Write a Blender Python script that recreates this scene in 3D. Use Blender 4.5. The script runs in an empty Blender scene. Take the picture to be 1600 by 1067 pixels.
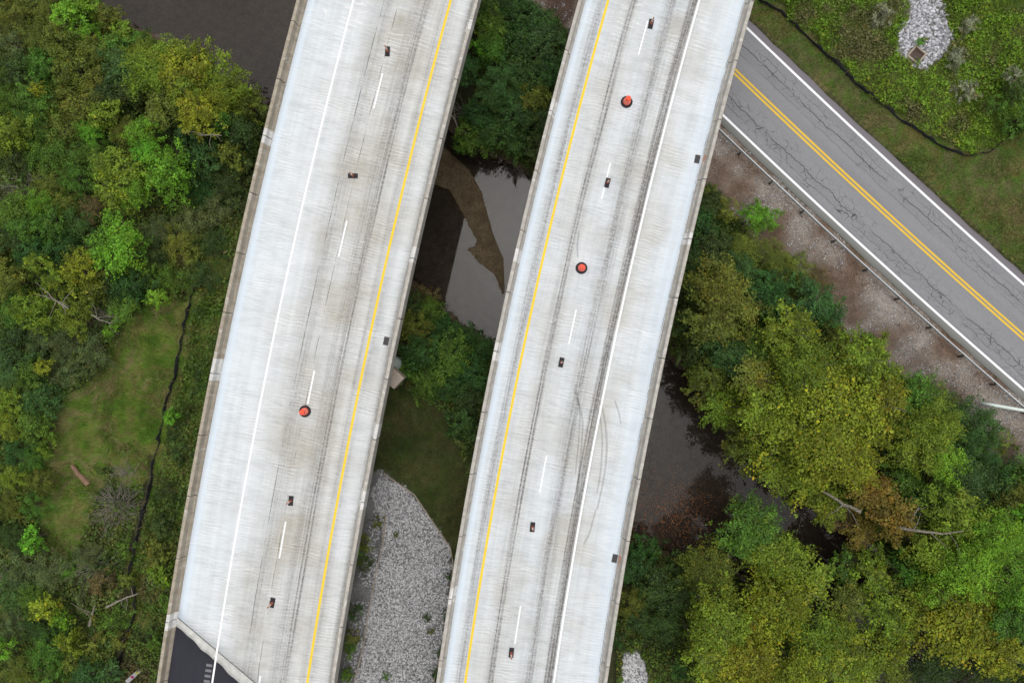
import bpy, math, random
import numpy as np
from mathutils import Vector

# ---------------------------------------------------------------- camera, sky, sun, exposure
SC = bpy.context.scene
COL = SC.collection
F = 1067.0            # focal length in photo pixels (1600 px wide)
CAMZ = 68.2           # drone height above the water (water z = 0)
DECK = 13.5           # bridge deck height
ROADZ = 6.2           # county road height

cam_data = bpy.data.cameras.new('camera')
cam_data.sensor_width = 36.0
cam_data.lens = 36.0 * F / 1600.0
cam_data.clip_start = 0.5
cam_data.clip_end = 4000.0
cam = bpy.data.objects.new('camera', cam_data)
COL.objects.link(cam)
cam.location = (0, 0, CAMZ)
cam.rotation_euler = (0, 0, 0)
SC.camera = cam

SUN_EL, SUN_AZ = math.radians(80), math.radians(20)   # azimuth measured clockwise from +Y
world = bpy.data.worlds.new('World')
SC.world = world
world.use_nodes = True
wn = world.node_tree
wn.nodes.clear()
sky = wn.nodes.new('ShaderNodeTexSky')
sky.sky_type = 'NISHITA'
sky.sun_disc = False
sky.sun_elevation = SUN_EL
sky.sun_rotation = SUN_AZ
sky.air_density = 1.0
sky.dust_density = 6.0
sky.ozone_density = 1.0
hs = wn.nodes.new('ShaderNodeHueSaturation')           # cloud cover: nearly colourless sky
hs.inputs['Saturation'].default_value = 0.18
bg = wn.nodes.new('ShaderNodeBackground')
bg.inputs['Strength'].default_value = 0.15
wo = wn.nodes.new('ShaderNodeOutputWorld')
wn.links.new(sky.outputs[0], hs.inputs['Color'])
wn.links.new(hs.outputs[0], bg.inputs['Color'])
wn.links.new(bg.outputs[0], wo.inputs['Surface'])

sun_data = bpy.data.lights.new('sun', 'SUN')
sun_data.energy = 1.5
sun_data.angle = math.radians(96)
sun_data.color = (1.0, 0.97, 0.93)
sun = bpy.data.objects.new('sun', sun_data)
COL.objects.link(sun)
d = Vector((math.sin(SUN_AZ) * math.cos(SUN_EL), math.cos(SUN_AZ) * math.cos(SUN_EL), math.sin(SUN_EL)))
sun.rotation_euler = d.to_track_quat('Z', 'Y').to_euler()
sun.location = d * 120

SC.view_settings.view_transform = 'Standard'
SC.view_settings.look = 'None'
SC.view_settings.gamma = 1.0
SC.view_settings.exposure = -0.15
SC.view_settings.use_curve_mapping = False
SC.render.engine = 'CYCLES'
SC.cycles.max_bounces = 5
SC.cycles.transparent_max_bounces = 8

rng = np.random.default_rng(7)
random.seed(7)

# ---------------------------------------------------------------- helpers
def at(px, py, z):
    """ground-survey helper: photo point at a known height -> world x, y"""
    s = (CAMZ - z) / F
    return ((px - 800.0) * s, -(py - 533.5) * s)

def at_np(p, z):
    p = np.asarray(p, float)
    s = (CAMZ - z) / F
    return np.stack([(p[:, 0] - 800.0) * s, -(p[:, 1] - 533.5) * s], 1)

def lin(r, g, b):
    def f(c):
        c /= 255.0
        return c / 12.92 if c <= 0.04045 else ((c + 0.055) / 1.055) ** 2.4
    return (f(r), f(g), f(b))

def mesh_np(name, verts, faces, mat=None, smooth=False, color=None, uv=None):
    """fast mesh from numpy: faces (n,k) all the same size"""
    verts = np.asarray(verts, np.float32)
    faces = np.asarray(faces, np.int32)
    me = bpy.data.meshes.new(name)
    n, k = faces.shape
    me.vertices.add(len(verts)); me.loops.add(n * k); me.polygons.add(n)
    me.vertices.foreach_set('co', verts.ravel())
    me.loops.foreach_set('vertex_index', faces.ravel())
    me.polygons.foreach_set('loop_start', np.arange(0, n * k, k, dtype=np.int32))
    me.polygons.foreach_set('loop_total', np.full(n, k, np.int32))
    if smooth:
        me.polygons.foreach_set('use_smooth', np.ones(n, bool))
    if color is not None:
        ca = me.color_attributes.new('tint', 'FLOAT_COLOR', 'POINT')
        c = np.ones((len(verts), 4), np.float32); c[:, :3] = color
        ca.data.foreach_set('color', c.ravel())
    if uv is not None:
        ul = me.uv_layers.new(name='UVMap')
        ul.data.foreach_set('uv', np.asarray(uv, np.float32)[faces.ravel()].ravel())
    me.update(calc_edges=True)
    if mat: me.materials.append(mat)
    return me

class MB:
    """collects simple shapes; build() links them as one mesh object"""
    def __init__(s): s.v = []; s.f = []
    def box(s, c, size, rz=0.0):
        cx, cy, cz = c; a, b, h = size[0]/2, size[1]/2, size[2]/2
        co, si = math.cos(rz), math.sin(rz); o = len(s.v)
        for dz in (-h, h):
            for dx, dy in ((-a, -b), (a, -b), (a, b), (-a, b)):
                s.v.append((cx+dx*co-dy*si, cy+dx*si+dy*co, cz+dz))
        s.f += [(o+3,o+2,o+1,o),(o+4,o+5,o+6,o+7),(o,o+1,o+5,o+4),(o+1,o+2,o+6,o+5),(o+2,o+3,o+7,o+6),(o+3,o,o+4,o+7)]
        return s
    def tube(s, pts, rad, n=6):
        o0 = len(s.v); m = len(pts)
        for i, p in enumerate(pts):
            p = Vector(p)
            a = Vector(pts[max(i-1, 0)]); b = Vector(pts[min(i+1, m-1)])
            t = (b-a).normalized() if (b-a).length > 1e-9 else Vector((0,0,1))
            x = t.orthogonal().normalized() if abs(t.z) > 0.95 else t.cross(Vector((0,0,1))).normalized()
            y = t.cross(x)
            r = rad[i] if isinstance(rad, (list, tuple)) else rad
            for k in range(n):
                g = 2*math.pi*k/n
                s.v.append(tuple(p + x*(r*math.cos(g)) + y*(r*math.sin(g))))
        for i in range(m-1):
            for k in range(n):
                a = o0+i*n+k; b = o0+i*n+(k+1) % n
                s.f.append((a, b, b+n, a+n))
        s.f.append(tuple(range(o0+n-1, o0-1, -1)))
        s.f.append(tuple(range(o0+(m-1)*n, o0+m*n)))
        return s
    def lathe(s, prof, n=24, c=(0,0,0)):
        o0 = len(s.v); m = len(prof)
        for r, z in prof:
            for k in range(n):
                g = 2*math.pi*k/n
                s.v.append((c[0]+r*math.cos(g), c[1]+r*math.sin(g), c[2]+z))
        for i in range(m-1):
            for k in range(n):
                a = o0+i*n+k; b = o0+i*n+(k+1) % n
                s.f.append((a, b, b+n, a+n))
        s.f.append(tuple(range(o0+n-1, o0-1, -1)))
        s.f.append(tuple(range(o0+(m-1)*n, o0+m*n)))
        return s
    def mesh(s, name, mat=None, smooth=False):
        me = bpy.data.meshes.new(name)
        me.from_pydata(s.v, [], s.f); me.update()
        if smooth:
            for p in me.polygons: p.use_smooth = True
        if mat: me.materials.append(mat)
        return me

def obj(name, data, parent=None, loc=None, rz=None):
    o = bpy.data.objects.new(name, data)
    COL.objects.link(o)
    if parent: o.parent = parent
    if loc is not None: o.location = loc
    if rz is not None: o.rotation_euler = (0, 0, rz)
    return o

def tag(o, label=None, cat=None, group=None, kind=None):
    if label: o['label'] = label
    if cat: o['category'] = cat
    if group: o['group'] = group
    if kind: o['kind'] = kind
    return o

def in_poly(x, y, poly):
    poly = np.asarray(poly, float)
    ins = np.zeros(x.shape, bool)
    x2, y2 = np.roll(poly[:, 0], 1), np.roll(poly[:, 1], 1)
    for (ax, ay, bx, by) in zip(poly[:, 0], poly[:, 1], x2, y2):
        if ay == by: continue
        c = ((ay > y) != (by > y)) & (x < (bx-ax)*(y-ay)/(by-ay)+ax)
        ins ^= c
    return ins

def dist_line(x, y, pts):
    pts = np.asarray(pts, float)
    best = np.full(x.shape, 1e9)
    for (ax, ay), (bx, by) in zip(pts[:-1], pts[1:]):
        dx, dy = bx-ax, by-ay
        t = np.clip(((x-ax)*dx+(y-ay)*dy)/(dx*dx+dy*dy+1e-12), 0, 1)
        best = np.minimum(best, np.hypot(x-ax-t*dx, y-ay-t*dy))
    return best

def _hash(ix, iy, seed):
    h = (ix*374761393 + iy*668265263 + seed*1274126177) & 0xFFFFFFFF
    h = ((h ^ (h >> 13))*1274126177) & 0xFFFFFFFF
    return ((h ^ (h >> 16)) & 0xFFFF)/65535.0

def vnoise(x, y, scale=1.0, seed=0, octs=3):
    x = np.asarray(x, float)*scale; y = np.asarray(y, float)*scale
    tot = np.zeros(x.shape); amp = 1.0; s = 0
    for o in range(octs):
        ix = np.floor(x).astype(np.int64); iy = np.floor(y).astype(np.int64)
        fx = x-ix; fy = y-iy
        fx = fx*fx*(3-2*fx); fy = fy*fy*(3-2*fy)
        a = _hash(ix, iy, seed+o); b = _hash(ix+1, iy, seed+o)
        c = _hash(ix, iy+1, seed+o); e = _hash(ix+1, iy+1, seed+o)
        tot += amp*((a*(1-fx)+b*fx)*(1-fy)+(c*(1-fx)+e*fx)*fy)
        s += amp; amp *= 0.5; x = x*2.03; y = y*2.03
    return tot/s

# ---------------------------------------------------------------- materials
class NT:
    def __init__(s, name):
        s.m = bpy.data.materials.new(name); s.m.use_nodes = True
        s.t = s.m.node_tree; s.t.nodes.clear()
        s.out = s.t.nodes.new('ShaderNodeOutputMaterial')
    def n(s, typ, **kw):
        nd = s.t.nodes.new('ShaderNode'+typ)
        for k, v in kw.items(): setattr(nd, k, v)
        return nd
    def put(s, sock, v):
        if isinstance(v, bpy.types.NodeSocket): s.t.links.new(v, sock)
        elif isinstance(v, tuple) and len(v) == 3 and sock.type == 'RGBA': sock.default_value = v+(1,)
        else: sock.default_value = v
    def math(s, op, a, b=None, clamp=False):
        nd = s.n('Math', operation=op, use_clamp=clamp); s.put(nd.inputs[0], a)
        if b is not None: s.put(nd.inputs[1], b)
        return nd.outputs[0]
    def mix(s, f, a, b, blend='MIX'):
        nd = s.n('MixRGB', blend_type=blend)
        s.put(nd.inputs[0], f); s.put(nd.inputs[1], a); s.put(nd.inputs[2], b)
        return nd.outputs[0]
    def xyz(s, x, y, z=0.0):
        nd = s.n('CombineXYZ'); s.put(nd.inputs[0], x); s.put(nd.inputs[1], y); s.put(nd.inputs[2], z)
        return nd.outputs[0]
    def noise(s, vec, scale=1.0, detail=3.0, rough=0.55, dist=0.0):
        nd = s.n('TexNoise'); s.put(nd.inputs['Vector'], vec)
        nd.inputs['Scale'].default_value = scale; nd.inputs['Detail'].default_value = detail
        nd.inputs['Roughness'].default_value = rough; nd.inputs['Distortion'].default_value = dist
        return nd.outputs[0]
    def ramp(s, fac, stops, interp='LINEAR'):
        nd = s.n('ValToRGB'); s.put(nd.inputs[0], fac)
        cr = nd.color_ramp; cr.interpolation = interp
        while len(cr.elements) < len(stops): cr.elements.new(0.5)
        for e, (p, c) in zip(cr.elements, stops):
            e.position = p
            e.color = (c, c, c, 1) if not isinstance(c, tuple) else c+(1,)
        return nd.outputs[0]
    def pos(s):
        g = s.n('NewGeometry'); return g.outputs['Position']
    def uv(s):
        nd = s.n('UVMap'); nd.uv_map = 'UVMap'
        sp = s.n('SeparateXYZ'); s.t.links.new(nd.outputs[0], sp.inputs[0])
        return sp.outputs[0], sp.outputs[1], nd.outputs[0]
    def bump(s, h, strength=0.4, dist=0.05):
        nd = s.n('Bump'); nd.inputs['Strength'].default_value = strength; nd.inputs['Distance'].default_value = dist
        s.put(nd.inputs['Height'], h); return nd.outputs[0]
    def principled(s, color, rough=0.85, spec=0.3, metal=0.0, normal=None):
        p = s.n('BsdfPrincipled'); s.put(p.inputs['Base Color'], color); s.put(p.inputs['Roughness'], rough)
        p.inputs['Specular IOR Level'].default_value = spec; p.inputs['Metallic'].default_value = metal
        if normal is not None: s.put(p.inputs['Normal'], normal)
        s.t.links.new(p.outputs[0], s.out.inputs[0]); return s.m

M = {}
def plain(name, col, rough=0.8, spec=0.3, metal=0.0, var=0.25, scale=6.0):
    t = NT(name)
    nz = t.noise(t.pos(), scale, 4.0)
    c0 = tuple(c*(1-var) for c in col); c1 = tuple(min(1, c*(1+var)) for c in col)
    M[name] = t.principled(t.mix(nz, c0, c1), rough, spec, metal)
    return M[name]

plain('orange_plastic', (0.85, 0.10, 0.045), 0.55, 0.35, var=0.10)
plain('faded_orange', (0.36, 0.12, 0.07), 0.6, 0.3, var=0.2)
plain('black_rubber', (0.028, 0.025, 0.028), 0.8, 0.25)
plain('white_band', (0.85, 0.68, 0.62), 0.5, 0.4, var=0.1)
plain('galvanized', (0.54, 0.56, 0.57), 0.55, 0.4, 0.0, var=0.2)
plain('dark_steel', (0.07, 0.065, 0.06), 0.6, 0.4, 0.3)
plain('rust_iron', (0.085, 0.05, 0.04), 0.85, 0.2)
plain('grate_iron', (0.10, 0.095, 0.10), 0.7, 0.3, 0.2)
plain('concrete_tan', (0.29, 0.245, 0.20), 0.9, 0.2)
plain('concrete_grey', (0.38, 0.38, 0.36), 0.9, 0.2)
plain('silt_fabric', (0.012, 0.012, 0.014), 0.75, 0.3, var=0.4)
plain('lath_wood', (0.30, 0.22, 0.14), 0.85, 0.2)
plain('pale_pipe', (0.55, 0.62, 0.58), 0.5, 0.4, var=0.1)
plain('marker_white', (0.72, 0.72, 0.75), 0.6, 0.3, var=0.05)
plain('marker_yellow', (0.75, 0.72, 0.20), 0.6, 0.3, var=0.05)
plain('marker_magenta', (0.55, 0.06, 0.20), 0.6, 0.3, var=0.05)
plain('yellow_paint', (0.74, 0.51, 0.03), 0.75, 0.3, var=0.14, scale=3)
plain('road_yellow', (0.62, 0.40, 0.035), 0.7, 0.3, var=0.15)
plain('white_paint', (0.76, 0.77, 0.78), 0.75, 0.3, var=0.10, scale=3)
plain('road_white', (0.78, 0.78, 0.80), 0.7, 0.3, var=0.08)
plain('rumble_grey', (0.16, 0.16, 0.17), 0.9, 0.2)
plain('joint_black', (0.03, 0.03, 0.03), 0.9, 0.2)
plain('log_wood', (0.20, 0.125, 0.085), 0.95, 0.1, var=0.75, scale=7)

def bark_mat(name, a, b):
    t = NT(name)
    tc = t.n('TexCoord'); mp = t.n('Mapping'); mp.inputs['Scale'].default_value = (3, 3, 0.6)
    t.t.links.new(tc.outputs['Object'], mp.inputs[0])
    nz = t.noise(mp.outputs[0], 2.5, 5.0)
    M[name] = t.principled(t.mix(t.ramp(nz, [(0.35, 0.0), (0.65, 1.0)]), a, b), 0.95, 0.1)
bark_mat('bark', (0.05, 0.04, 0.03), (0.16, 0.13, 0.10))
bark_mat('pale_bark', (0.14, 0.12, 0.09), (0.45, 0.42, 0.36))
bark_mat('syc_bark', (0.07, 0.06, 0.045), (0.24, 0.22, 0.18))
bark_mat('twig_grey', (0.13, 0.115, 0.095), (0.30, 0.27, 0.23))

def leaf_material(name, use_obj=True):
    t = NT(name)
    at_ = t.n('Attribute'); at_.attribute_name = 'tint'
    if use_obj:
        oi = t.n('ObjectInfo')
        c = t.mix(1.0, oi.outputs['Color'], at_.outputs['Color'], 'MULTIPLY')
        # a little hue drift from object to object
        h = t.n('HueSaturation'); t.put(h.inputs['Color'], c)
        t.put(h.inputs['Hue'], t.math('ADD', t.math('MULTIPLY', oi.outputs['Random'], 0.03), 0.485))
        c = h.outputs[0]
    else:
        c = at_.outputs['Color']
    df = t.n('BsdfDiffuse'); t.put(df.inputs[0], c)
    tr = t.n('BsdfTranslucent'); t.put(tr.inputs[0], t.mix(1.0, c, (1.0, 1.0, 0.55), 'MULTIPLY'))
    gl = t.n('BsdfGlossy'); gl.inputs['Roughness'].default_value = 0.55; gl.inputs[0].default_value = (0.9, 0.95, 1, 1)
    m1 = t.n('MixShader'); m1.inputs[0].default_value = 0.28
    t.t.links.new(df.outputs[0], m1.inputs[1]); t.t.links.new(tr.outputs[0], m1.inputs[2])
    m2 = t.n('MixShader'); m2.inputs[0].default_value = 0.012
    t.t.links.new(m1.outputs[0], m2.inputs[1]); t.t.links.new(gl.outputs[0], m2.inputs[2])
    t.t.links.new(m2.outputs[0], t.out.inputs[0])
    M[name] = t.m
leaf_material('leaf', True)
leaf_material('cover_leaf', False)

def stone_mat(name, a, b, sc):
    t = NT(name)
    at_ = t.n('Attribute'); at_.attribute_name = 'tint'
    nz = t.noise(t.pos(), sc, 4.0)
    c = t.mix(1.0, t.mix(nz, a, b), at_.outputs['Color'], 'MULTIPLY')
    M[name] = t.principled(c, 0.9, 0.2)
stone_mat('gravel_stone', (0.28, 0.28, 0.285), (0.52, 0.52, 0.525), 5)
stone_mat('white_stone', (0.34, 0.34, 0.37), (0.58, 0.58, 0.60), 6)

# ground: zone colours come with the mesh, grain from noise
t = NT('soil_ground')
a_ = t.n('Attribute'); a_.attribute_name = 'tint'
n1 = t.noise(t.pos(), 9.0, 6.0, 0.7); n2 = t.noise(t.pos(), 1.3, 5.0, 0.6)
c = t.mix(1.0, a_.outputs['Color'], t.ramp(n1, [(0.25, 0.35), (0.75, 1.7)]), 'MULTIPLY')
c = t.mix(1.0, c, t.ramp(n2, [(0.2, 0.65), (0.8, 1.3)]), 'MULTIPLY')
M['ground'] = t.principled(c, 0.97, 0.1, normal=t.bump(n1, 0.6, 0.08))

# water: clear film over the muddy bed, Fresnel mirror of the sky
t = NT('river_water')
nb = t.noise(t.pos(), 0.5, 2.0)
bn = t.bump(nb, 0.03, 0.03)
fr = t.n('Fresnel'); fr.inputs['IOR'].default_value = 1.333; t.put(fr.inputs['Normal'], bn)
gl = t.n('BsdfGlossy'); gl.inputs['Roughness'].default_value = 0.03; t.put(gl.inputs['Normal'], bn)
tr = t.n('BsdfTransparent'); tr.inputs[0].default_value = (0.58, 0.555, 0.53, 1)
mx = t.n('MixShader'); t.put(mx.inputs[0], fr.outputs[0])
t.t.links.new(tr.outputs[0], mx.inputs[1]); t.t.links.new(gl.outputs[0], mx.inputs[2])
t.t.links.new(mx.outputs[0], t.out.inputs[0]); M['water'] = t.m

def deck_material(name, tracks, blue, seam_list, warm, curing):
    """weathered concrete; u = metres across from the left edge, v = metres along"""
    t = NT(name)
    u, v, uvv = t.uv()
    W = 14.0
    wob = t.noise(t.xyz(t.math('MULTIPLY', u, 0.4), t.math('MULTIPLY', v, 0.06)), 1.0, 2.0)
    uw = t.math('ADD', u, t.math('MULTIPLY', t.math('SUBTRACT', wob, 0.5), 0.28))
    un = t.math('DIVIDE', uw, W)
    tine = t.noise(t.xyz(t.math('MULTIPLY', u, 0.8), t.math('MULTIPLY', v, 9.0)), 1.0, 4.0, 0.7, 0.25)
    tine2 = t.noise(t.xyz(t.math('MULTIPLY', u, 0.30), t.math('MULTIPLY', v, 1.5)), 1.0, 5.0, 0.65, 0.3)
    longs = t.noise(t.xyz(t.math('MULTIPLY', u, 1.6), t.math('MULTIPLY', v, 0.05), 3.3), 1.0, 3.0, 0.5)
    blot = t.noise(t.xyz(t.math('MULTIPLY', u, 0.28), t.math('MULTIPLY', v, 0.22), 7.0), 1.0, 4.0, 0.55)
    fine = t.noise(t.xyz(t.math('MULTIPLY', u, 9.0), t.math('MULTIPLY', v, 9.0)), 1.0, 3.0, 0.7)
    bf = t.ramp(un, blue)
    base = t.mix(bf, (0.53, 0.535, 0.52), (0.575, 0.625, 0.665))
    base = t.mix(t.math('MULTIPLY', t.ramp(un, warm), t.ramp(blot, [(0.42, 0.0), (0.66, 0.9)])), base, (0.41, 0.385, 0.33))
    # transverse tining
    base = t.mix(1.0, base, t.mix(t.ramp(t.noise(t.xyz(t.math('MULTIPLY', u, 0.35), t.math('MULTIPLY', v, 0.3), 15.0), 1.0, 3.0), [(0.35, 0.25), (0.65, 1.0)]), (1, 1, 1), t.ramp(tine, [(0.25, 0.70), (0.5, 0.97), (0.75, 1.14)])), 'MULTIPLY')
    base = t.mix(1.0, base, t.ramp(tine2, [(0.25, 0.86), (0.5, 1.0), (0.78, 1.09)]), 'MULTIPLY')
    base = t.mix(1.0, base, t.ramp(longs, [(0.3, 0.92), (0.6, 1.04)]), 'MULTIPLY')
    # white scratches in the laitance
    scr = t.noise(t.xyz(t.math('MULTIPLY', u, 0.9), t.math('MULTIPLY', v, 5.0), 11.0), 1.0, 5.0, 0.7, 1.2)
    base = t.mix(t.ramp(scr, [(0.64, 0.0), (0.70, 0.6)]), base, (0.74, 0.75, 0.74))
    rg = t.noise(t.xyz(t.math('MULTIPLY', u, 2.0), t.math('MULTIPLY', v, 3.0), 21.0), 1.0, 4.0, 0.7)
    ue = t.math('ADD', u, t.math('MULTIPLY', t.math('SUBTRACT', rg, 0.5), 0.35))
    base = t.mix(t.math('MULTIPLY', t.ramp(t.math('DIVIDE', ue, W), curing), 0.75), base, (0.57, 0.645, 0.72))
    sw = t.n('TexWave'); sw.wave_type = 'RINGS'; sw.inputs['Scale'].default_value = 1.6; sw.inputs['Distortion'].default_value = 9.0; sw.inputs['Detail'].default_value = 3.0; sw.inputs['Detail Scale'].default_value = 0.6
    t.put(sw.inputs['Vector'], t.xyz(t.math('MULTIPLY', u, 0.5), t.math('MULTIPLY', v, 0.8), 1.0))
    swm = t.math('MULTIPLY', t.ramp(sw.outputs[1], [(0.90, 0.0), (0.97, 0.7)]), t.ramp(t.noise(uvv, 0.35, 3.0), [(0.48, 0.0), (0.62, 1.0)]))
    base = t.mix(swm, base, (0.74, 0.74, 0.72))
    # rubber in the wheel paths, plus any darker deck edge in the ramp
    tr_ = t.ramp(un, tracks)
    tn = t.noise(t.xyz(t.math('MULTIPLY', u, 8.0), t.math('MULTIPLY', v, 0.10), 5.0), 1.0, 5.0, 0.6)
    tn2 = t.noise(t.xyz(t.math('MULTIPLY', u, 5.0), t.math('MULTIPLY', v, 5.0), 2.0), 1.0, 5.0, 0.75)
    tf = t.math('MULTIPLY', tr_, t.ramp(tn, [(0.28, 0.2), (0.62, 1.2)]))
    tf = t.math('MULTIPLY', tf, t.ramp(tn2, [(0.30, 0.45), (0.62, 1.4)]))
    tf = t.math('MULTIPLY', tf, t.ramp(tine, [(0.3, 1.2), (0.7, 0.75)]), clamp=True)
    base = t.mix(tf, base, (0.13, 0.122, 0.115))
    # thin construction seams
    for u0, wd, st in seam_list:
        jit = t.noise(t.xyz(2.0, t.math('MULTIPLY', v, 0.7), u0), 1.0, 5.0, 0.7)
        du = t.math('ABSOLUTE', t.math('SUBTRACT', t.math('ADD', u, t.math('MULTIPLY', t.math('SUBTRACT', jit, 0.5), 0.14)), u0))
        line = t.math('LESS_THAN', du, wd)
        gap = t.ramp(t.noise(t.xyz(0.0, t.math('MULTIPLY', v, 0.35), u0+9), 1.0, 4.0, 0.75), [(0.42, 0.0), (0.58, 1.0)])
        base = t.mix(t.math('MULTIPLY', t.math('MULTIPLY', line, gap), st), base, (0.07, 0.065, 0.06))
    base = t.mix(1.0, base, t.ramp(fine, [(0.2, 0.93), (0.8, 1.05)]), 'MULTIPLY')
    M[name] = t.principled(base, 0.92, 0.25, normal=t.bump(tine, 0.25, 0.01))

def stops(lst, W=14.0):
    return [(max(0, min(1, p/W)), c) for p, c in lst]
# left bridge: white 4.07, dashes 7.81, yellow 11.6
deck_material('deck_left',
    stops([(0, 0), (5.2, 0.0), (5.8, .14), (6.4, .20), (6.8, .38), (7.2, .24), (7.6, .12), (8.4, .14), (8.9, .34), (9.4, .34), (9.66, .75), (9.78, .4), (9.90, .75), (10.05, .3),
           (10.8, .06), (11.12, .36), (11.4, .22), (11.85, .30), (12.2, .10), (12.6, .03), (13.05, .10), (13.3, .45), (14, .5)]),  # last stops darken the deck towards the right barrier
    stops([(0, 1), (1.1, 1.0), (1.5, .8), (4.2, .6), (6, .35), (7.5, .12), (11, .1), (12.2, .45), (13.5, .4)]),
    [(6.45, .035, .65), (7.62, .03, .7)],
    stops([(0, .05), (3, .2), (5.5, .45), (7.5, 1), (10.5, .9), (12, .5), (14, .3)]),
    stops([(0, 1), (1.05, 1), (1.2, 0), (14, 0)]))
# right bridge: yellow 2.28, dashes 5.77, white 9.31
deck_material('deck_right',
    stops([(0, .1), (.9, .0), (1.35, .12), (1.72, .6), (2.0, .4), (2.5, .10), (3.6, .12), (4.05, .30), (4.12, .85), (4.26, .40), (4.40, .85), (4.55, .25), (5.0, .10), (6.4, .05), (6.9, .3), (7.25, .62), (7.5, .55), (7.7, .3), (8.1, .12),
           (8.48, .15), (8.6, .85), (8.74, .6), (8.84, .95), (9.12, .85), (9.2, .3), (9.6, .12), (10.2, .04), (11.0, .10), (11.4, .02), (12.7, .04), (14, .1)]),
    stops([(0, .9), (1.6, .8), (3.0, .55), (4.4, .3), (6.3, .8), (8.5, .45), (9.6, .45), (11, .75), (12.6, 1), (14, 1)]),
    [(12.78, .03, .7)],
    stops([(0, .15), (2, .2), (4, .5), (5.5, .35), (7, .6), (9, .8), (10.5, .6), (12, .2), (14, .1)]),
    stops([(0, 1), (1.0, .9), (1.15, .2), (1.6, 0), (11.6, 0), (11.9, .45), (12.3, .45), (12.45, .8), (14, 1)]),
    )

# barriers
def barrier_mat(name, a, b, c):
    t = NT(name)
    u, v, uvv = t.uv()
    oi = t.n('ObjectInfo')
    vv = t.math('ADD', v, t.math('MULTIPLY', oi.outputs['Random'], 60.0))
    band = t.noise(t.xyz(t.math('MULTIPLY', u, 0.8), t.math('MULTIPLY', vv, 2.2)), 1.0, 4.0, 0.65)
    lng = t.noise(t.xyz(t.math('MULTIPLY', u, 9.0), t.math('MULTIPLY', vv, 0.5)), 1.0, 4.0, 0.6)
    col = t.mix(t.ramp(band, [(0.3, 0.0), (0.7, 1.0)]), a, b)
    col = t.mix(1.0, col, t.ramp(lng, [(0.3, 0.78), (0.7, 1.15)]), 'MULTIPLY')
    # pale lime runs across the rail
    cr = t.noise(t.xyz(t.math('MULTIPLY', u, 0.6), t.math('MULTIPLY', vv, 1.1), 4.0), 1.0, 5.0, 0.7, 0.8)
    col = t.mix(t.ramp(cr, [(0.60, 0.0), (0.64, 0.7), (0.66, 0.0)]), col, c)
    col = t.mix(t.ramp(cr, [(0.70, 0.0), (0.74, 0.8)]), col, c)
    f = t.noise(t.pos(), 14.0, 4.0, 0.7)
    col = t.mix(1.0, col, t.ramp(f, [(0.2, 0.85), (0.8, 1.1)]), 'MULTIPLY')
    M[name] = t.principled(col, 0.93, 0.2)
barrier_mat('barrier_tan', (0.25, 0.215, 0.165), (0.41, 0.365, 0.295), (0.62, 0.60, 0.56))
barrier_mat('barrier_grey', (0.33, 0.305, 0.27), (0.47, 0.45, 0.41), (0.66, 0.65, 0.62))
barrier_mat('barrier_patch', (0.50, 0.49, 0.465), (0.64, 0.63, 0.61), (0.78, 0.78, 0.77))

# new asphalt at the approach
t = NT('new_asphalt')
u, v, uvv = t.uv()
nz = t.noise(t.xyz(t.math('MULTIPLY', u, 2.5), t.math('MULTIPLY', v, 0.3)), 1.0, 4.0)
f = t.noise(t.pos(), 18.0, 3.0, 0.7)
c = t.mix(nz, (0.018, 0.018, 0.026), (0.030, 0.030, 0.040))
M['asphalt_new'] = t.principled(t.mix(1.0, c, t.ramp(f, [(0.2, 0.8), (0.8, 1.2)]), 'MULTIPLY'), 0.85, 0.3)

t = NT('joint_header')
u, v, uvv = t.uv()
b1 = t.noise(t.pos(), 2.2, 5.0, 0.7); b2 = t.noise(t.pos(), 7.0, 5.0, 0.75, 1.0)
c = t.mix(t.ramp(b1, [(0.3, 0.0), (0.7, 1.0)]), (0.36, 0.36, 0.34), (0.55, 0.55, 0.52))
c = t.mix(t.ramp(b2, [(0.70, 0.0), (0.76, 0.8)]), c, (0.08, 0.075, 0.07))
M['header'] = t.principled(c, 0.9, 0.2)

# old county-road asphalt with crack networks in the wheel paths
t = NT('old_asphalt')
u, v, uvv = t.uv()            # u from -4.4 (north-east) .. 4.4 (south-west)
bl = t.noise(t.xyz(t.math('MULTIPLY', u, 0.8), t.math('MULTIPLY', v, 0.12)), 1.0, 4.0)
gr = t.noise(t.pos(), 16.0, 4.0, 0.75)
c = t.mix(bl, (0.168, 0.171, 0.182), (0.228, 0.230, 0.240))
c = t.mix(1.0, c, t.ramp(gr, [(0.25, 0.55), (0.75, 1.4)]), 'MULTIPLY')
un = t.math('DIVIDE', t.math('ADD', u, 4.4), 8.8)
def S8(lst): return [((p+4.4)/8.8, q) for p, q in lst]
# worn lighter wheel paths
c = t.mix(t.ramp(un, S8([(-3.4, 0), (-2.6, .25), (-1.9, .05), (-1.2, .3), (-.4, 0), (.6, .2), (1.6, .3), (2.4, .0), (3.0, .25), (3.5, 0)])), c, (0.26, 0.26, 0.265))
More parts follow.
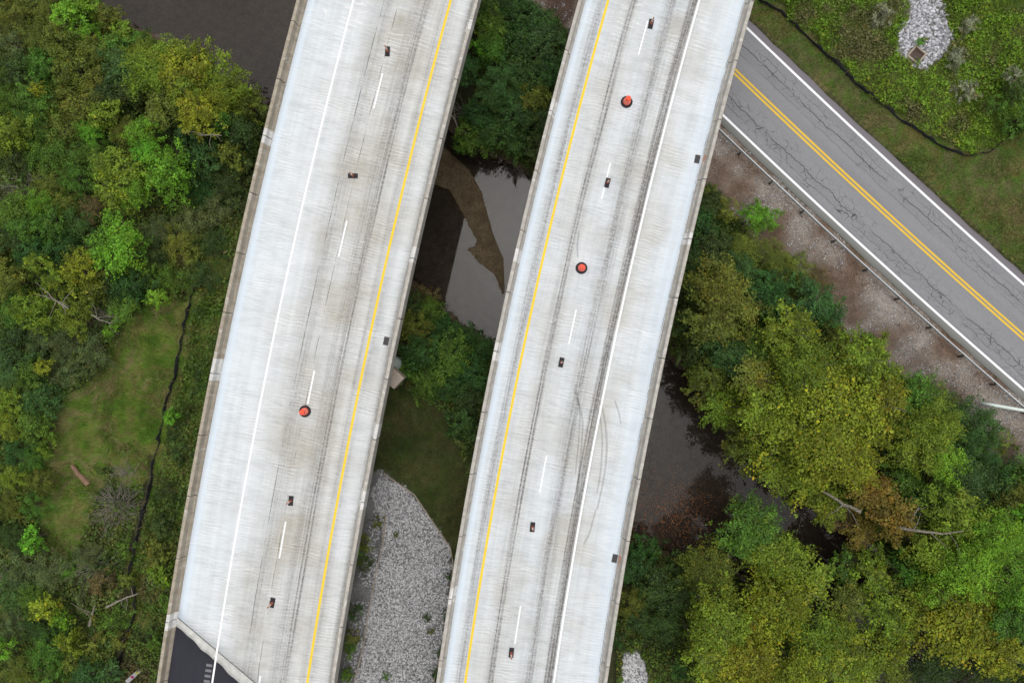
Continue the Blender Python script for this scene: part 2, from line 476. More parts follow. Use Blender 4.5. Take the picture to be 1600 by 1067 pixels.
# outer strips beyond the edge lines
c = t.mix(t.ramp(un, S8([(-3.75, 1), (-3.7, 0), (3.7, 0), (3.75, .0)])), c, (0.165, 0.155, 0.170))
c = t.mix(t.ramp(un, S8([(3.65, 0), (3.75, .8)])), c, (0.215, 0.218, 0.20))
wv = t.noise(uvv, 1.3, 4.0, 0.6)
wv2 = t.noise(t.xyz(t.math('ADD', u, 31.0), v), 1.3, 4.0, 0.6)
wu = t.math('ADD', u, t.math('MULTIPLY', t.math('SUBTRACT', wv, 0.5), 0.9))
wvv = t.math('ADD', v, t.math('MULTIPLY', t.math('SUBTRACT', wv2, 0.5), 0.9))
vo = t.n('TexVoronoi'); vo.feature = 'DISTANCE_TO_EDGE'; vo.inputs['Scale'].default_value = 1.0
t.put(vo.inputs['Vector'], t.xyz(t.math('MULTIPLY', wu, 1.7), t.math('MULTIPLY', wvv, 0.9)))
crk = t.ramp(vo.outputs['Distance'], [(0.0, 1.0), (0.012, 0.75), (0.026, 0.0)])
msk = t.ramp(un, S8([(-3.5, 0), (-2.9, .8), (-2.2, .85), (-1.5, .25), (-.6, 0), (.7, .0), (1.3, .6), (2.1, 1.0), (2.9, .9), (3.4, .3), (3.55, 0)]))
mn = t.ramp(t.noise(uvv, 0.35, 4.0, 0.6), [(0.38, 0.0), (0.55, 0.95)])
cf = t.math('MULTIPLY', t.math('MULTIPLY', crk, msk), mn)
c = t.mix(cf, c, (0.035, 0.033, 0.032))
for u0, amp, wd in ((-2.2, 0.75, 0.050), (2.05, 1.0, 0.045), (2.75, 1.1, 0.024), (-1.5, .9, .02), (-2.8, .9, .02)):
    j = t.noise(t.xyz(u0*3, t.math('MULTIPLY', v, 0.55)), 1.0, 6.0, 0.65)
    du = t.math('ABSOLUTE', t.math('SUBTRACT', t.math('ADD', u, t.math('MULTIPLY', t.math('SUBTRACT', j, 0.5), amp)), u0))
    g = t.ramp(t.noise(t.xyz(t.math('MULTIPLY', v, 0.25), u0), 1.0, 3.0), [(0.35, 0.0), (0.48, 0.85)])
    c = t.mix(t.math('MULTIPLY', t.ramp(t.math('DIVIDE', du, wd), [(0.5, 1.0), (1.0, 0.0)]), g), c, (0.03, 0.028, 0.027))
M['asphalt_old'] = t.principled(c, 0.92, 0.25, normal=t.bump(gr, 0.3, 0.01))

# rubber skid marks: thin worn film
t = NT('skid_rubber')
u, v, uvv = t.uv()
nz = t.noise(t.xyz(t.math('MULTIPLY', u, 6.0), t.math('MULTIPLY', v, 1.5)), 1.0, 4.0, 0.7)
df = t.n('BsdfDiffuse'); df.inputs[0].default_value = (0.10, 0.095, 0.09, 1)
tr = t.n('BsdfTransparent'); mx = t.n('MixShader')
t.put(mx.inputs[0], t.ramp(nz, [(0.3, 0.03), (0.7, 0.32)]))
t.t.links.new(tr.outputs[0], mx.inputs[1]); t.t.links.new(df.outputs[0], mx.inputs[2])
t.t.links.new(mx.outputs[0], t.out.inputs[0]); M['skid'] = t.m
t = NT('spray_paint')
nz = t.noise(t.pos(), 3.0, 4.0, 0.7)
df = t.n('BsdfDiffuse'); df.inputs[0].default_value = (0.62, 0.26, 0.16, 1)
tr = t.n('BsdfTransparent'); mx = t.n('MixShader')
t.put(mx.inputs[0], t.ramp(nz, [(0.35, 0.0), (0.65, 0.75)]))
t.t.links.new(tr.outputs[0], mx.inputs[1]); t.t.links.new(df.outputs[0], mx.inputs[2])
t.t.links.new(mx.outputs[0], t.out.inputs[0]); M['spray'] = t.m

# ---------------------------------------------------------------- terrain
SW_BANK = [(-900, -560), (-300, -330), (60, -90), (150, -8), (160, 12), (205, 42), (290, 80), (360, 125), (425, 165), (520, 270), (600, 385), (650, 440), (700, 487), (740, 518), (790, 545), (850, 640), (920, 760), (990, 835), (1060, 868), (1130, 885), (1200, 915), (1270, 975), (1320, 1060), (1420, 1180), (1800, 1500), (2600, 2100)]
NE_BANK = [(2700, 1650), (1900, 1250), (1500, 1020), (1400, 920), (1320, 840), (1230, 760), (1160, 690), (1085, 600), (1020, 530), (930, 420), (850, 300), (800, 255), (720, 225), (640, 120), (520, 0), (430, -90), (200, -300), (-200, -500), (-800, -780)]
RIVER = at_np(SW_BANK + NE_BANK, 0.0)
BAR = at_np([(560, 120), (640, 190), (690, 222), (735, 262), (757, 300), (763, 325), (776, 370), (790, 402), (793, 470), (782, 462), (770, 432), (745, 412), (724, 388), (735, 381), (744, 382), (727, 350), (716, 328), (700, 300), (660, 285), (560, 260)], 0.0)

ROAD_C = []
for k in range(-60, 110):
    x = 1312 + k*14.0; dx = x-1312
    ROAD_C.append((x, 267 + 0.930*dx - 9.5e-5*dx*dx))
ROAD_W = at_np(ROAD_C, ROADZ)

CTRL = [(-600, -400, 5), (-300, 200, 4.5), (-400, 900, 6), (-300, 1600, 9), (0, 0, 4), (0, 300, 3.8), (0, 600, 4), (0, 900, 5), (0, 1067, 5.5), (100, 150, 3.2), (200, 300, 3.2), (300, 250, 2.8),
        (150, 600, 3.8), (180, 750, 4.0), (250, 500, 3.8), (260, 700, 4.6), (120, 950, 5.5), (230, 900, 6.0), (240, 1000, 7.8), (250, 1067, 9.2), (180, 1067, 7.0), (330, 500, 3.8), (330, 800, 5.5), (380, 1000, 10.5), (450, 1200, 12.0), (200, 1400, 9), (300, 1300, 12),
        (450, 500, 3.4), (450, 800, 6.2), (560, 800, 5.8), (560, 950, 8.0), (650, 560, 3.3), (650, 680, 4.2), (640, 780, 5.0), (640, 900, 6.6), (620, 1067, 8.8), (640, 1300, 11), (740, 620, 3.2), (730, 800, 5), (800, 900, 6), (850, 1067, 8), (820, 1300, 10),
        (960, 920, 3.6), (1000, 1050, 4.8), (1050, 980, 3.2), (1150, 980, 2.4), (1150, 1067, 3), (1100, 1300, 6), (1300, 1200, 3), (1500, 1300, 3), (1900, 1200, 4),
        (780, 100, 3.2), (880, 10, 4.8), (700, 60, 2.6), (800, -200, 5), (950, 200, 4.6), (1000, 400, 3.6), (1080, 350, 4.4), (1120, 280, 5.4), (1200, 420, 4.6), (1300, 500, 4.8), (1150, 520, 2.6), (1250, 620, 2.6), (1400, 620, 4.2), (1400, 760, 3.0), (1550, 720, 5.2), (1550, 850, 4.0), (1550, 1000, 2.8), (1700, 800, 5.5), (1700, 1000, 4),
        (1250, 0, 6.6), (1400, 60, 6.4), (1350, 130, 6.2), (1434, 84, 6.2), (1550, 50, 7.0), (1500, 200, 6.3), (1600, 300, 6.2), (1600, 150, 7.0), (1400, -200, 7.5), (1700, 0, 8), (2000, 300, 7.5), (1000, -300, 7), (2600, 600, 8), (1500, -700, 10), (400, -700, 5), (800, 2200, 12), (2000, 2000, 6)]
_cw = at_np([(a, b) for a, b, _ in CTRL], 5.0); _cz = np.array([c for *_, c in CTRL], float)

# deck curves (photo x of the left edge at deck level as a function of photo y)
BR = {'L': dict(c0=0, b=-.264, c=5.5e-5, xref=345.0, W=13.88), 'R': dict(c0=0, b=-.278, c=6.5e-5, xref=774.5, W=13.38)}
for k_, q in BR.items():
    q['x0'] = q['xref'] - q['b']*534 - q['c']*534*534
SD = F/(CAMZ-DECK)
def deck_xy(side, u, py):
    q = BR[side]
    px = q['x0'] + q['b']*py + q['c']*py*py
    sl = q['b'] + 2*q['c']*py                       # dx/dpy
    n = math.hypot(1, sl)
    px2 = px + u*SD/n; py2 = py - u*SD*sl/n         # normal offset
    return ((px2-800)/SD, -(py2-533.5)/SD)
def deck_py(side, u, py_img):
    """row parameter whose point at offset u lies at photo row py_img"""
    p = py_img
    for _ in range(6):
        x, y = deck_xy(side, u, p); p += py_img - (533.5 - y*SD)
    return p

def under_deck(x, y, margin=0.6):
    res = np.zeros(x.shape, bool)
    for s in 'LR':
        left = [deck_xy(s, -margin, p) for p in range(-900, 2001, 100)]
        right = [deck_xy(s, BR[s]['W']+margin, p) for p in range(2000, -901, -100)]
        res |= in_poly(x, y, left+right)
    return res

def road_d(x, y):
    """signed distance from the road centre line (positive = south-west side), and chainage"""
    best = np.full(x.shape, 1e9); sg = np.zeros(x.shape)
    for (ax, ay), (bx, by) in zip(ROAD_W[:-1:3], ROAD_W[3::3]):
        dx, dy = bx-ax, by-ay; L = math.hypot(dx, dy)
        t_ = np.clip(((x-ax)*dx+(y-ay)*dy)/(L*L), 0, 1)
        dd = np.hypot(x-ax-t_*dx, y-ay-t_*dy)
        s = ((x-ax)*dy-(y-ay)*dx)/L
        m = dd < best
        best = np.where(m, dd, best); sg = np.where(m, np.sign(s), sg)
    return best*sg

def river_sd(x, y):
    dd = dist_line(x, y, np.vstack([RIVER, RIVER[:1]]))
    return np.where(in_poly(x, y, RIVER), dd, -dd)      # positive inside

def height(x, y):
    x = np.asarray(x, float); y = np.asarray(y, float)
    w = np.zeros(x.shape); z = np.zeros(x.shape)
    for (cx, cy), cz in zip(_cw, _cz):
        k = 1.0/((x-cx)**2+(y-cy)**2+4.0)**1.6
        w += k; z += k*cz
    z = z/w
    z += (vnoise(x, y, 0.35, 3, 3)-0.5)*0.5
    rd = road_d(x, y)
    ar = np.abs(rd)
    f = np.clip((ar-6.0)/4.0, 0, 1); f = f*f*(3-2*f)
    z = (ROADZ-0.10-0.05*np.clip(ar-4.4, 0, 3)*0.6)*(1-f) + z*f
    rs = river_sd(x, y) + (vnoise(x, y, 0.45, 11, 3)-0.5)*1.2
    z = np.where(rs < 0, np.minimum(z, 0.10+np.clip(-rs, 0, 50)*0.85), z)
    bed = -(0.25+np.clip(rs, 0, 4.5)*0.30)
    inb = in_poly(x, y, BAR); db = dist_line(x, y, np.vstack([BAR, BAR[:1]]))
    bed = np.where(inb, np.maximum(bed, np.minimum(0.05, -0.05+db*0.25)), np.maximum(bed, -0.06-db*0.45))
    z = np.where(rs >= 0, bed, z)
    ud = under_deck(x, y, 1.0)
    z = np.where(ud, np.minimum(z, DECK-2.0), np.minimum(z, DECK-0.8))
    return z

# zone outlines (survey of the photo, ground level about 4 m unless noted)
Z_CLEAR = at_np([(250, 470), (300, 470), (292, 560), (268, 640), (254, 700), (232, 730), (215, 760), (150, 720), (165, 760), (140, 830), (130, 900), (95, 880), (82, 800), (72, 720), (88, 640), (130, 600), (160, 560), (205, 505)], 4.0)
Z_BRSIDE = at_np([(300, 420), (420, 300), (400, 430), (330, 760), (270, 960), (225, 960), (225, 850), (262, 640), (280, 540)], 4.0)
Z_GAPGRASS = at_np([(560, 610), (625, 606), (660, 622), (690, 650), (722, 710), (735, 780), (715, 860), (704, 862), (642, 772), (596, 735), (560, 715)], 4.5)
Z_ROCK = at_np([(560, 752), (575, 742), (592, 735), (642, 772), (702, 856), (706, 882), (692, 1000), (674, 1067), (655, 1180), (440, 1180), (500, 900)], 6.0)
Z_ROCK2 = at_np([(976, 1022), (994, 1018), (1008, 1036), (1013, 1075), (1010, 1110), (960, 1110), (968, 1070)], 5.0)
Z_WHITE = at_np([(1415, -60), (1468, -60), (1470, 10), (1474, 42), (1487, 66), (1478, 82), (1466, 98), (1446, 111), (1424, 103), (1414, 90), (1400, 80), (1402, 52), (1415, 25)], 6.2)
FENCE_NE = [(1120, -60), (1160, -22), (1190, 0), (1222, 18), (1250, 45), (1288, 80), (1322, 112), (1336, 128), (1368, 152), (1392, 172), (1406, 186), (1428, 199), (1460, 221), (1488, 237), (1515, 243), (1545, 238), (1566, 222), (1580, 202), (1592, 186)]
FENCE_SW = [(306, 412), (298, 440), (290, 470), (277, 534), (269, 588), (262, 612), (256, 640), (248, 690), (242, 712), (236, 745), (228, 782), (225, 806), (222, 850), (219, 884), (226, 930), (229, 950), (222, 978), (217, 1003), (214, 1030), (209, 1067), (200, 1130)]
Z_VERGE = at_np([(1150, -20)] + FENCE_NE[2:] + [(1640, 170), (1800, 500), (1600, 430), (1405, 262), (1205, 76), (1165, 36)], 6.0)

def zone_noise(x, y, a=0.9, s=0.7, seed=40):
    return (vnoise(x, y, s, seed, 3)-0.5)*a*2, (vnoise(x+53.1, y-17.7, s, seed+7, 3)-0.5)*a*2

def zones(x, y):
    ox, oy = zone_noise(x, y)
    xj, yj = x+ox, y+oy
    rd = road_d(x, y)
    rs = river_sd(x, y)
    sh = (rd > 4.2) & (rd < 8.2+vnoise(x, y, .25, 91, 3)*5.0-1.5)
    z = dict(road=np.abs(rd) < 4.5, shoulder=sh, verge=in_poly(xj, yj, Z_VERGE) & (rd < -4.6), clear=in_poly(xj, yj, Z_CLEAR),
             side=in_poly(xj, yj, Z_BRSIDE), gapgrass=in_poly(x+ox*.5, y+oy*.5, Z_GAPGRASS), rock=in_poly(x, y, Z_ROCK), rock2=in_poly(x+ox*.4, y+oy*.4, Z_ROCK2),
             white=in_poly(x+ox*.5, y+oy*.5, Z_WHITE), river=rs > -0.25, wedge=rs > -1.6, deck=under_deck(x, y, 0.0), rd=rd, rs=rs,
             ne=rd < -4.6)
    return z

# non-uniform grid: fine where the photo looks, coarse to the horizon
def axis(half, step, far):
    a = np.arange(-half, half+step/2, step)
    g = [half]; s = step
    while g[-1] < far:
        s *= 1.35; g.append(g[-1]+s)
    g = np.array(g[1:])
    return np.concatenate([-g[::-1], a, g])
gx = axis(66, 0.42, 1500); gy = axis(48, 0.42, 1500)
X, Y = np.meshgrid(gx, gy)
Hz = height(X.ravel(), Y.ravel()).reshape(X.shape)
xr, yr = X.ravel(), Y.ravel()
zn = zones(xr, yr)
n_big = vnoise(xr, yr, 0.18, 5, 4); n_sm = vnoise(xr, yr, 0.9, 6, 3)
gc = np.empty((xr.size, 3))
soil_a, soil_b = np.array((0.028, 0.032, 0.014)), np.array((0.052, 0.052, 0.024))
gc[:] = soil_a + (soil_b-soil_a)*n_big[:, None]
def setz(mask, a, b, nz):
    a, b = np.array(a), np.array(b)
    gc[mask] = (a + (b-a)*nz[:, None])[mask]
nmix = np.clip((vnoise(xr, yr, .5, 21, 4)-.3)*2.4, 0, 1)
setz(zn['verge'], (0.058, 0.080, 0.022), (0.125, 0.105, 0.045), nmix)
setz(zn['clear'], (0.080, 0.115, 0.028), (0.165, 0.140, 0.068), nmix)
setz(zn['gapgrass'], (0.038, 0.046, 0.018), (0.066, 0.062, 0.030), nmix)
setz(zn['ne'] & ~zn['verge'], (.06, .085, .025), (.10, .11, .04), nmix)
setz(zn['shoulder'], (0.125, 0.085, 0.062), (0.245, 0.22, 0.195), np.clip((vnoise(xr, yr, .38, 23, 3)-.28)*2.3, 0, 1))
setz(zn['rock'], (0.10, 0.10, 0.10), (0.16, 0.155, 0.15), n_sm)
setz(zn['rock2'], (0.12, 0.12, 0.12), (0.18, 0.18, 0.17), n_sm)
setz(zn['white'], (0.14, 0.135, 0.12), (0.22, 0.21, 0.19), n_sm)
setz(zn['rs'] > -0.9, (0.050, 0.036, 0.024), (0.085, 0.060, 0.040), n_sm)
setz(zn['rs'] > 0.2, (0.070, 0.058, 0.048), (0.125, 0.108, 0.094), n_big)
barm = in_poly(xr, yr, BAR)
setz(barm, (0.062, 0.045, 0.026), (0.105, 0.080, 0.048), n_sm)
dk = in_poly(xr, yr, at_np([(845, -60), (905, -60), (890, 40), (868, 70), (850, 30)], 4.5))
setz(dk, (0.07, 0.045, 0.035), (0.12, 0.085, 0.07), n_sm)
nx, ny = len(gx), len(gy)
ii = (np.arange(ny-1)[:, None]*nx + np.arange(nx-1)[None, :]).ravel()
faces = np.stack([ii, ii+1, ii+nx+1, ii+nx], 1)
gme = mesh_np('terrain', np.stack([xr, yr, Hz.ravel()], 1), faces, M['ground'], True, gc)
tag(obj('ground', gme), 'green and brown valley ground sloping down to the river', 'ground', kind='structure')
def gz(x, y): return float(height(np.array([x]), np.array([y]))[0])

# fast height lookup on the grid for scattering
def hgrid(x, y):
    i = np.clip(np.searchsorted(gx, x)-1, 0, nx-2); j = np.clip(np.searchsorted(gy, y)-1, 0, ny-2)
    tx = (x-gx[i])/(gx[i+1]-gx[i]); ty = (y-gy[j])/(gy[j+1]-gy[j])
    return (Hz[j, i]*(1-tx)+Hz[j, i+1]*tx)*(1-ty)+(Hz[j+1, i]*(1-tx)+Hz[j+1, i+1]*tx)*ty

# water sheet
wme = mesh_np('water', [(-300, -300, 0), (300, -300, 0), (300, 300, 0), (-300, 300, 0)], [(0, 1, 2, 3)], M['water'])
tag(obj('river', wme), 'still dark brown river running diagonally under both bridges', 'river', kind='structure')

# ---------------------------------------------------------------- county road
def road_pt(i, off):
    a = ROAD_W[max(i-1, 0)]; b = ROAD_W[min(i+1, len(ROAD_W)-1)]
    tx, ty = b-a; L = math.hypot(tx, ty)
    nx_, ny_ = ty/L, -tx/L                 # south-west side positive
    return ROAD_W[i][0]+nx_*off, ROAD_W[i][1]+ny_*off
CH = np.concatenate([[0], np.cumsum(np.hypot(*np.diff(ROAD_W, axis=0).T))])
def road_strip(name, o0, o1, z, mat, parent=None, cols=1, i0=0, i1=None, skirt=0.0, rag=0.0):
    i1 = len(ROAD_W) if i1 is None else i1
    vs, uv, fs = [], [], []
    offs = [o0+(o1-o0)*k/cols for k in range(cols+1)]
    for i in range(i0, i1):
        for kk, o in enumerate(offs):
            oo = o
            if rag and kk in (0, cols):
                oo += (random.random()-0.5)*rag
            x, y = road_pt(i, oo); vs.append((x, y, z)); uv.append((o, CH[i]))
    n = cols+1
    for r in range(i1-i0-1):
        for k in range(cols):
            a = r*n+k; fs.append((a, a+n, a+n+1, a+1))
    if skirt:
        for k0 in (0, cols):
            o_ = len(vs)
            for r in range(i1-i0):
                x, y, zz = vs[r*n+k0]; vs.append((x, y, zz-skirt)); uv.append(uv[r*n+k0])
            for r in range(i1-i0-1):
                a = r*n+k0; b = o_+r
                fs.append((a, b, b+1, a+n) if k0 == 0 else (a, a+n, b+1, b))
    me = mesh_np(name, vs, fs, mat, False, None, uv)
    return obj(name, me, parent)
road = tag(obj('road', None), 'grey cracked two lane road with double yellow line', 'road', kind='structure')
road_strip('asphalt_surface', -4.25, 4.3, ROADZ, M['asphalt_old'], road, 8, skirt=0.25, rag=0.12)
road_strip('edge_line', -3.70, -3.50, ROADZ+.004, M['road_white'], road)
road_strip('edge_line', 3.50, 3.70, ROADZ+.004, M['road_white'], road)
road_strip('center_line', -0.26, -0.07, ROADZ+.004, M['road_yellow'], road)
road_strip('center_line', 0.07, 0.26, ROADZ+.004, M['road_yellow'], road)

# ---------------------------------------------------------------- bridges
JY = lambda px: 964.0 + (px-278.0)*0.843       # skew joint at the end of the left bridge (photo coords at deck height)
def joint_row(u, extra=0.0):
    p = 1000.0
    for _ in range(30):
        x, y = deck_xy('L', u, p)
        px = x*SD+800; pyi = 533.5-y*SD
        p += (JY(px)+extra-pyi)*0.9
    return p
def grid_strip(name, side, us, rows0, rows1, nr, z, mat, parent, thick=0.0):
    """deck-following sheet between row functions rows0(u) and rows1(u)"""
    vs, uv, fs = [], [], []
    for r in range(nr+1):
        for u in us:
            p = rows0(u)+(rows1(u)-rows0(u))*r/nr
            x, y = deck_xy(side, u, p); vs.append((x, y, z)); uv.append((u, -p/SD))
    n = len(us)
    for r in range(nr):
        for k in range(n-1):
            a = r*n+k; fs.append((a, a+n, a+n+1, a+1))
    if thick:
        o = len(vs)
        for (x, y, zz), w in zip(list(vs), list(uv)):
            vs.append((x, y, zz-thick)); uv.append(w)
        for r in range(nr):
            for k in range(n-1):
                a = o+r*n+k; fs.append((a, a+1, a+n+1, a+n))
        rim = [k for k in range(n)]+[r*n+n-1 for r in range(1, nr+1)]+[nr*n+k for k in range(n-2, -1, -1)]+[r*n for r in range(nr-1, 0, -1)]
        for a, b in zip(rim, rim[1:]+rim[:1]):
            fs.append((a, b, o+b, o+a))
    me = mesh_np(name, vs, fs, mat, False, None, uv)
    return obj(name, me, parent)
def lin_us(a, b, n): return [a+(b-a)*k/n for k in range(n+1)]

def line_strip(name, side, u, w, y0, y1, mat, parent, z=DECK+.006):
    p0, p1 = deck_py(side, u, y0), deck_py(side, u, y1)
    nr = max(1, int(abs(y1-y0)/40))
    return grid_strip(name, side, [u-w/2, u+w/2], lambda _: p0, lambda _: p1, nr, z, mat, parent)

PROF = [(0.0, -0.50), (0.0, 0.80), (0.03, 0.84), (0.25, 0.84), (0.28, 0.80), (0.345, 0.28), (0.50, 0.085), (0.535, 0.004), (0.45, 0.004), (0.45, -0.30), (0.3, -0.5)]
def barrier_section(side, u_out, sgn, p0, p1, mat, parent, name='barrier_section'):
    vs, uv, fs = [], [], []
    n = len(PROF); nr = 3
    for r in range(nr+1):
        p = p0+(p1-p0)*r/nr; s = 0.0
        for k, (du, z) in enumerate(PROF):
            if k: s += math.hypot(du-PROF[k-1][0], z-PROF[k-1][1])
            x, y = deck_xy(side, u_out+sgn*du, p); vs.append((x, y, DECK+z)); uv.append((s, -p/SD))
    for r in range(nr):
        for k in range(n):
            a = r*n+k; b = r*n+(k+1) % n
            fs.append((a, a+n, b+n, b) if sgn > 0 else (a, b, b+n, a+n))
    o = len(vs)
    me = bpy.data.meshes.new(name)
    fs.append(tuple(range(n)) if sgn > 0 else tuple(range(n-1, -1, -1)))
    fs.append(tuple(range(nr*n+n-1, nr*n-1, -1)) if sgn > 0 else tuple(range(nr*n, nr*n+n)))
    me.from_pydata(vs, [], fs)
    ul = me.uv_layers.new(name='UVMap')
    for li, l in enumerate(me.loops): ul.data[li].uv = uv[l.vertex_index]
    me.materials.append(mat); me.update()
    return obj(name, me, parent)

def barrier_run(side, u_out, sgn, joints, mat, parent, patches=()):
    """sections between joint rows; 'patches' are photo rows where a section end was recast in pale concrete"""
    js = list(joints); g = 0.6
    while js[0] > -420: js.insert(0, js[0]-93)
    while js[-1] < 1500: js.append(js[-1]+95)
    rows = [deck_py(side, u_out, j) for j in js]
    for a, b in zip(rows[:-1], rows[1:]):
        cuts = [a+g]
        for (q, w) in patches:
            q0 = deck_py(side, u_out, q-w); q1 = deck_py(side, u_out, q+w)
            for e in (q0, q1):
                if a+2 < e < b-2: cuts.append(e)
        cuts = sorted(cuts)+[b-g]
        for c0, c1 in zip(cuts[:-1], cuts[1:]):
            mid = (c0+c1)/2
            pale = any(deck_py(side, u_out, q-w) <= mid <= deck_py(side, u_out, q+w) for q, w in patches)
            m_ = M['barrier_patch'] if pale else mat
            barrier_section(side, u_out, sgn, c0, c1, m_, parent)

def beam(side, u, p0, p1, w, z0, z1, mat, parent, name):
    vs, fs = [], []; nr = 14
    for r in range(nr+1):
        p = p0+(p1-p0)*r/nr
        for du, z in ((-w/2, z0), (w/2, z0), (w/2, z1), (-w/2, z1)):
            x, y = deck_xy(side, u+du, p); vs.append((x, y, z))
    for r in range(nr):
        for k in range(4):
            a = r*4+k; b = r*4+(k+1) % 4; fs.append((a, b, b+4, a+4))
    fs += [(3, 2, 1, 0), (nr*4, nr*4+1, nr*4+2, nr*4+3)]
    mb = MB(); mb.v = vs; mb.f = fs
    return obj(name, mb.mesh(name, mat), parent)

def drain(side, px, py, parent):
    """scupper grate let into the deck beside the barrier: frame with bars over a black plate standing in for the shaded opening"""
    x, y = at(px, py, DECK); rz = -math.atan(0.21)
    mb = MB()
    for sx in (-1, 1): mb.box((sx*.19, 0, .014), (.05, .68, .02))
    for sy in (-1, 1): mb.box((0, sy*.315, .014), (.34, .05, .02))
    g = obj('drain_grate', mb.mesh('drain_grate', M['grate_iron']), parent, (x, y, DECK), rz)
    m2 = MB()
    for k in range(3): m2.box(((k-1)*.09, 0, .012), (.03, .6, .016))
    for k in range(4): m2.box((0, -.21+k*.14, .0105), (.34, .03, .016))
    obj('grate_bar', m2.mesh('grate_bar', M['grate_iron']), g)
    m3 = MB().box((0, 0, .003), (.36, .62, .004)); obj('sump_plate', m3.mesh('sump_plate', M['joint_black']), g)  # thin black plate on the deck: shade of the opening put in as colour

def spray_patch(side, u0, u1, y0, y1, z0, z1, parent):
    p0, p1 = deck_py(side, u0, y0), deck_py(side, u0, y1)
    vs = []
    for p in (p0, (p0+p1)/2, p1):
        for u, z in ((u0, z0), (u1, z1)):
            x, y = deck_xy(side, u, p); vs.append((x, y, DECK+z))
    me = mesh_np('paint_mark', vs, [(0, 1, 3, 2), (2, 3, 5, 4)], M['spray']); obj('paint_mark', me, parent)

def pier(side, pxc, pyc, parent, ang, half, ground):
    """skewed hammer row: cap beam on three round columns"""
    x, y = at(pxc, pyc, 11.0)
    mb = MB().box((x, y, 10.75), (half*2, 1.25, 1.3), ang); obj('pier_cap', mb.mesh('pier_cap', M['concrete_tan']), parent)
    for k in (-0.72, 0, .72):
        cx, cy = x+math.cos(ang)*half*k, y+math.sin(ang)*half*k
        g = gz(cx, cy)
        mb = MB().lathe([(.62, min(g, 3)-1.2), (.62, 10.1)], 20, (cx, cy, 0)); obj('pier_column', mb.mesh('pier_column', M['concrete_grey'], True), parent)

TOP, BOT = -420.0, 1560.0
# ---- left bridge
bl = tag(obj('highway_bridge', None), 'left concrete highway bridge, yellow line on its right side, ending in dark asphalt', 'bridge', 'pair of parallel highway bridges')
us = lin_us(0.25, BR['L']['W']-0.25, 20)
grid_strip('deck', 'L', us, lambda u: TOP, lambda u: joint_row(u), 60, DECK, M['deck_left'], bl, 0.28)
hd = {u: 15.0+u*1.0+0.9*math.sin(u*5.1)+1.2*math.sin(u*2.3+1) for u in lin_us(0.25, 13.63, 90)}
ush = list(hd.keys())
grid_strip('joint_header', 'L', ush, lambda u: joint_row(u)+1.5, lambda u: joint_row(u, hd[u]), 2, DECK, M['header'], bl, 0.28)
grid_strip('expansion_joint', 'L', us, lambda u: joint_row(u)+.05, lambda u: joint_row(u)+1.45, 1, DECK-.015, M['joint_black'], bl, 0.2)
grid_strip('approach_asphalt', 'L', ush, lambda u: joint_row(u, hd[u]+.02), lambda u: BOT, 12, DECK-.012, M['asphalt_new'], bl, 0.4)
line_strip('edge_line', 'L', 4.07, .15, TOP+5, 1500, M['white_paint'], bl)
line_strip('center_line', 'L', 11.6, .19, TOP+5, 1500, M['yellow_paint'], bl)
for y0, y1 in ((-349, -293), (-117, -61), (115, 170), (345, 401), (579, 631), (814.5, 872), (1055, 1110)):
    line_strip('lane_dash', 'L', 7.81, .125, y0, y1, M['white_paint'], bl)
for k in range(9):
    y0 = 1037+k*8.3
    line_strip('rumble_bar', 'L', 3.62, .48, y0, y0+4.2, M['rumble_grey'], bl, DECK-.007)
barrier_run('L', 0.0, 1, [40, 129, 216, 304, 396, 488, 582, 677, 771, 867, 965], M['barrier_tan'], bl, [(216, 11), (576, 17), (965, 12)])
barrier_run('L', BR['L']['W'], -1, [38, 131, 222, 314, 406, 499, 592, 685, 781, 877, 973], M['barrier_grey'], bl, [(45, 9), (400, 12), (778, 14), (672, 11)])
for k in range(5):
    beam('L', 1.3+k*2.82, TOP, joint_row(1.3+k*2.82)-6, .5, 11.45, DECK-.28, M['concrete_grey'], bl, 'girder')
drain('L', 603.5, 533, bl)
pier('L', 507, 489, bl, -math.radians(43), 8.62, 3)
pier('L', 610, -120, bl, -math.radians(43), 7.0, 3)
xx, yy = at(607, 570, 8.6)
obj('drain_pipe_head', MB().lathe([(.60, -1.0), (.60, 9.0), (.56, 9.06)], 24, (xx, yy, 0)).mesh('pier_shaft', M['pale_pipe'], False), bl).name = 'pier_column'

# ---- right bridge
br = tag(obj('highway_bridge', None), 'right concrete highway bridge, yellow line on its left side, beside the county road', 'bridge', 'pair of parallel highway bridges')
us = lin_us(0.25, BR['R']['W']-0.25, 20)
grid_strip('deck', 'R', us, lambda u: TOP, lambda u: BOT, 60, DECK, M['deck_right'], br, 0.28)
line_strip('center_line', 'R', 2.28, .19, TOP+5, 1500, M['yellow_paint'], br)
line_strip('edge_line', 'R', 9.31, .16, TOP+5, 1500, M['white_paint'], br)
for y0, y1 in ((-421+20, -364), (-195, -142), (33, 86), (255, 311), (484.5, 537), (711.5, 769), (946, 1005), (1178, 1234)):
    line_strip('lane_dash', 'R', 5.77, .115, y0, y1, M['white_paint'], br)
barrier_run('R', 0.0, 1, [-8, 85, 178, 270, 362, 457, 548, 642, 737, 833, 929, 1024], M['barrier_grey'], br, [(172, 12), (548, 14), (925, 12), (400, 10)])
barrier_run('R', BR['R']['W'], -1, [10, 102, 193, 284.5, 376, 467, 560, 653, 746, 841, 937, 1034], M['barrier_grey'], br, [(376, 9)])
for k in range(5):
    beam('R', 1.25+k*2.72, TOP, BOT, .5, 11.45, DECK-.28, M['concrete_grey'], br, 'girder')
drain('R', 1089.5, 249, br); drain('R', 960.5, 872, br)
spray_patch('R', BR['R']['W']-.50, BR['R']['W']-.35, 243, 258, .095, .29, br)
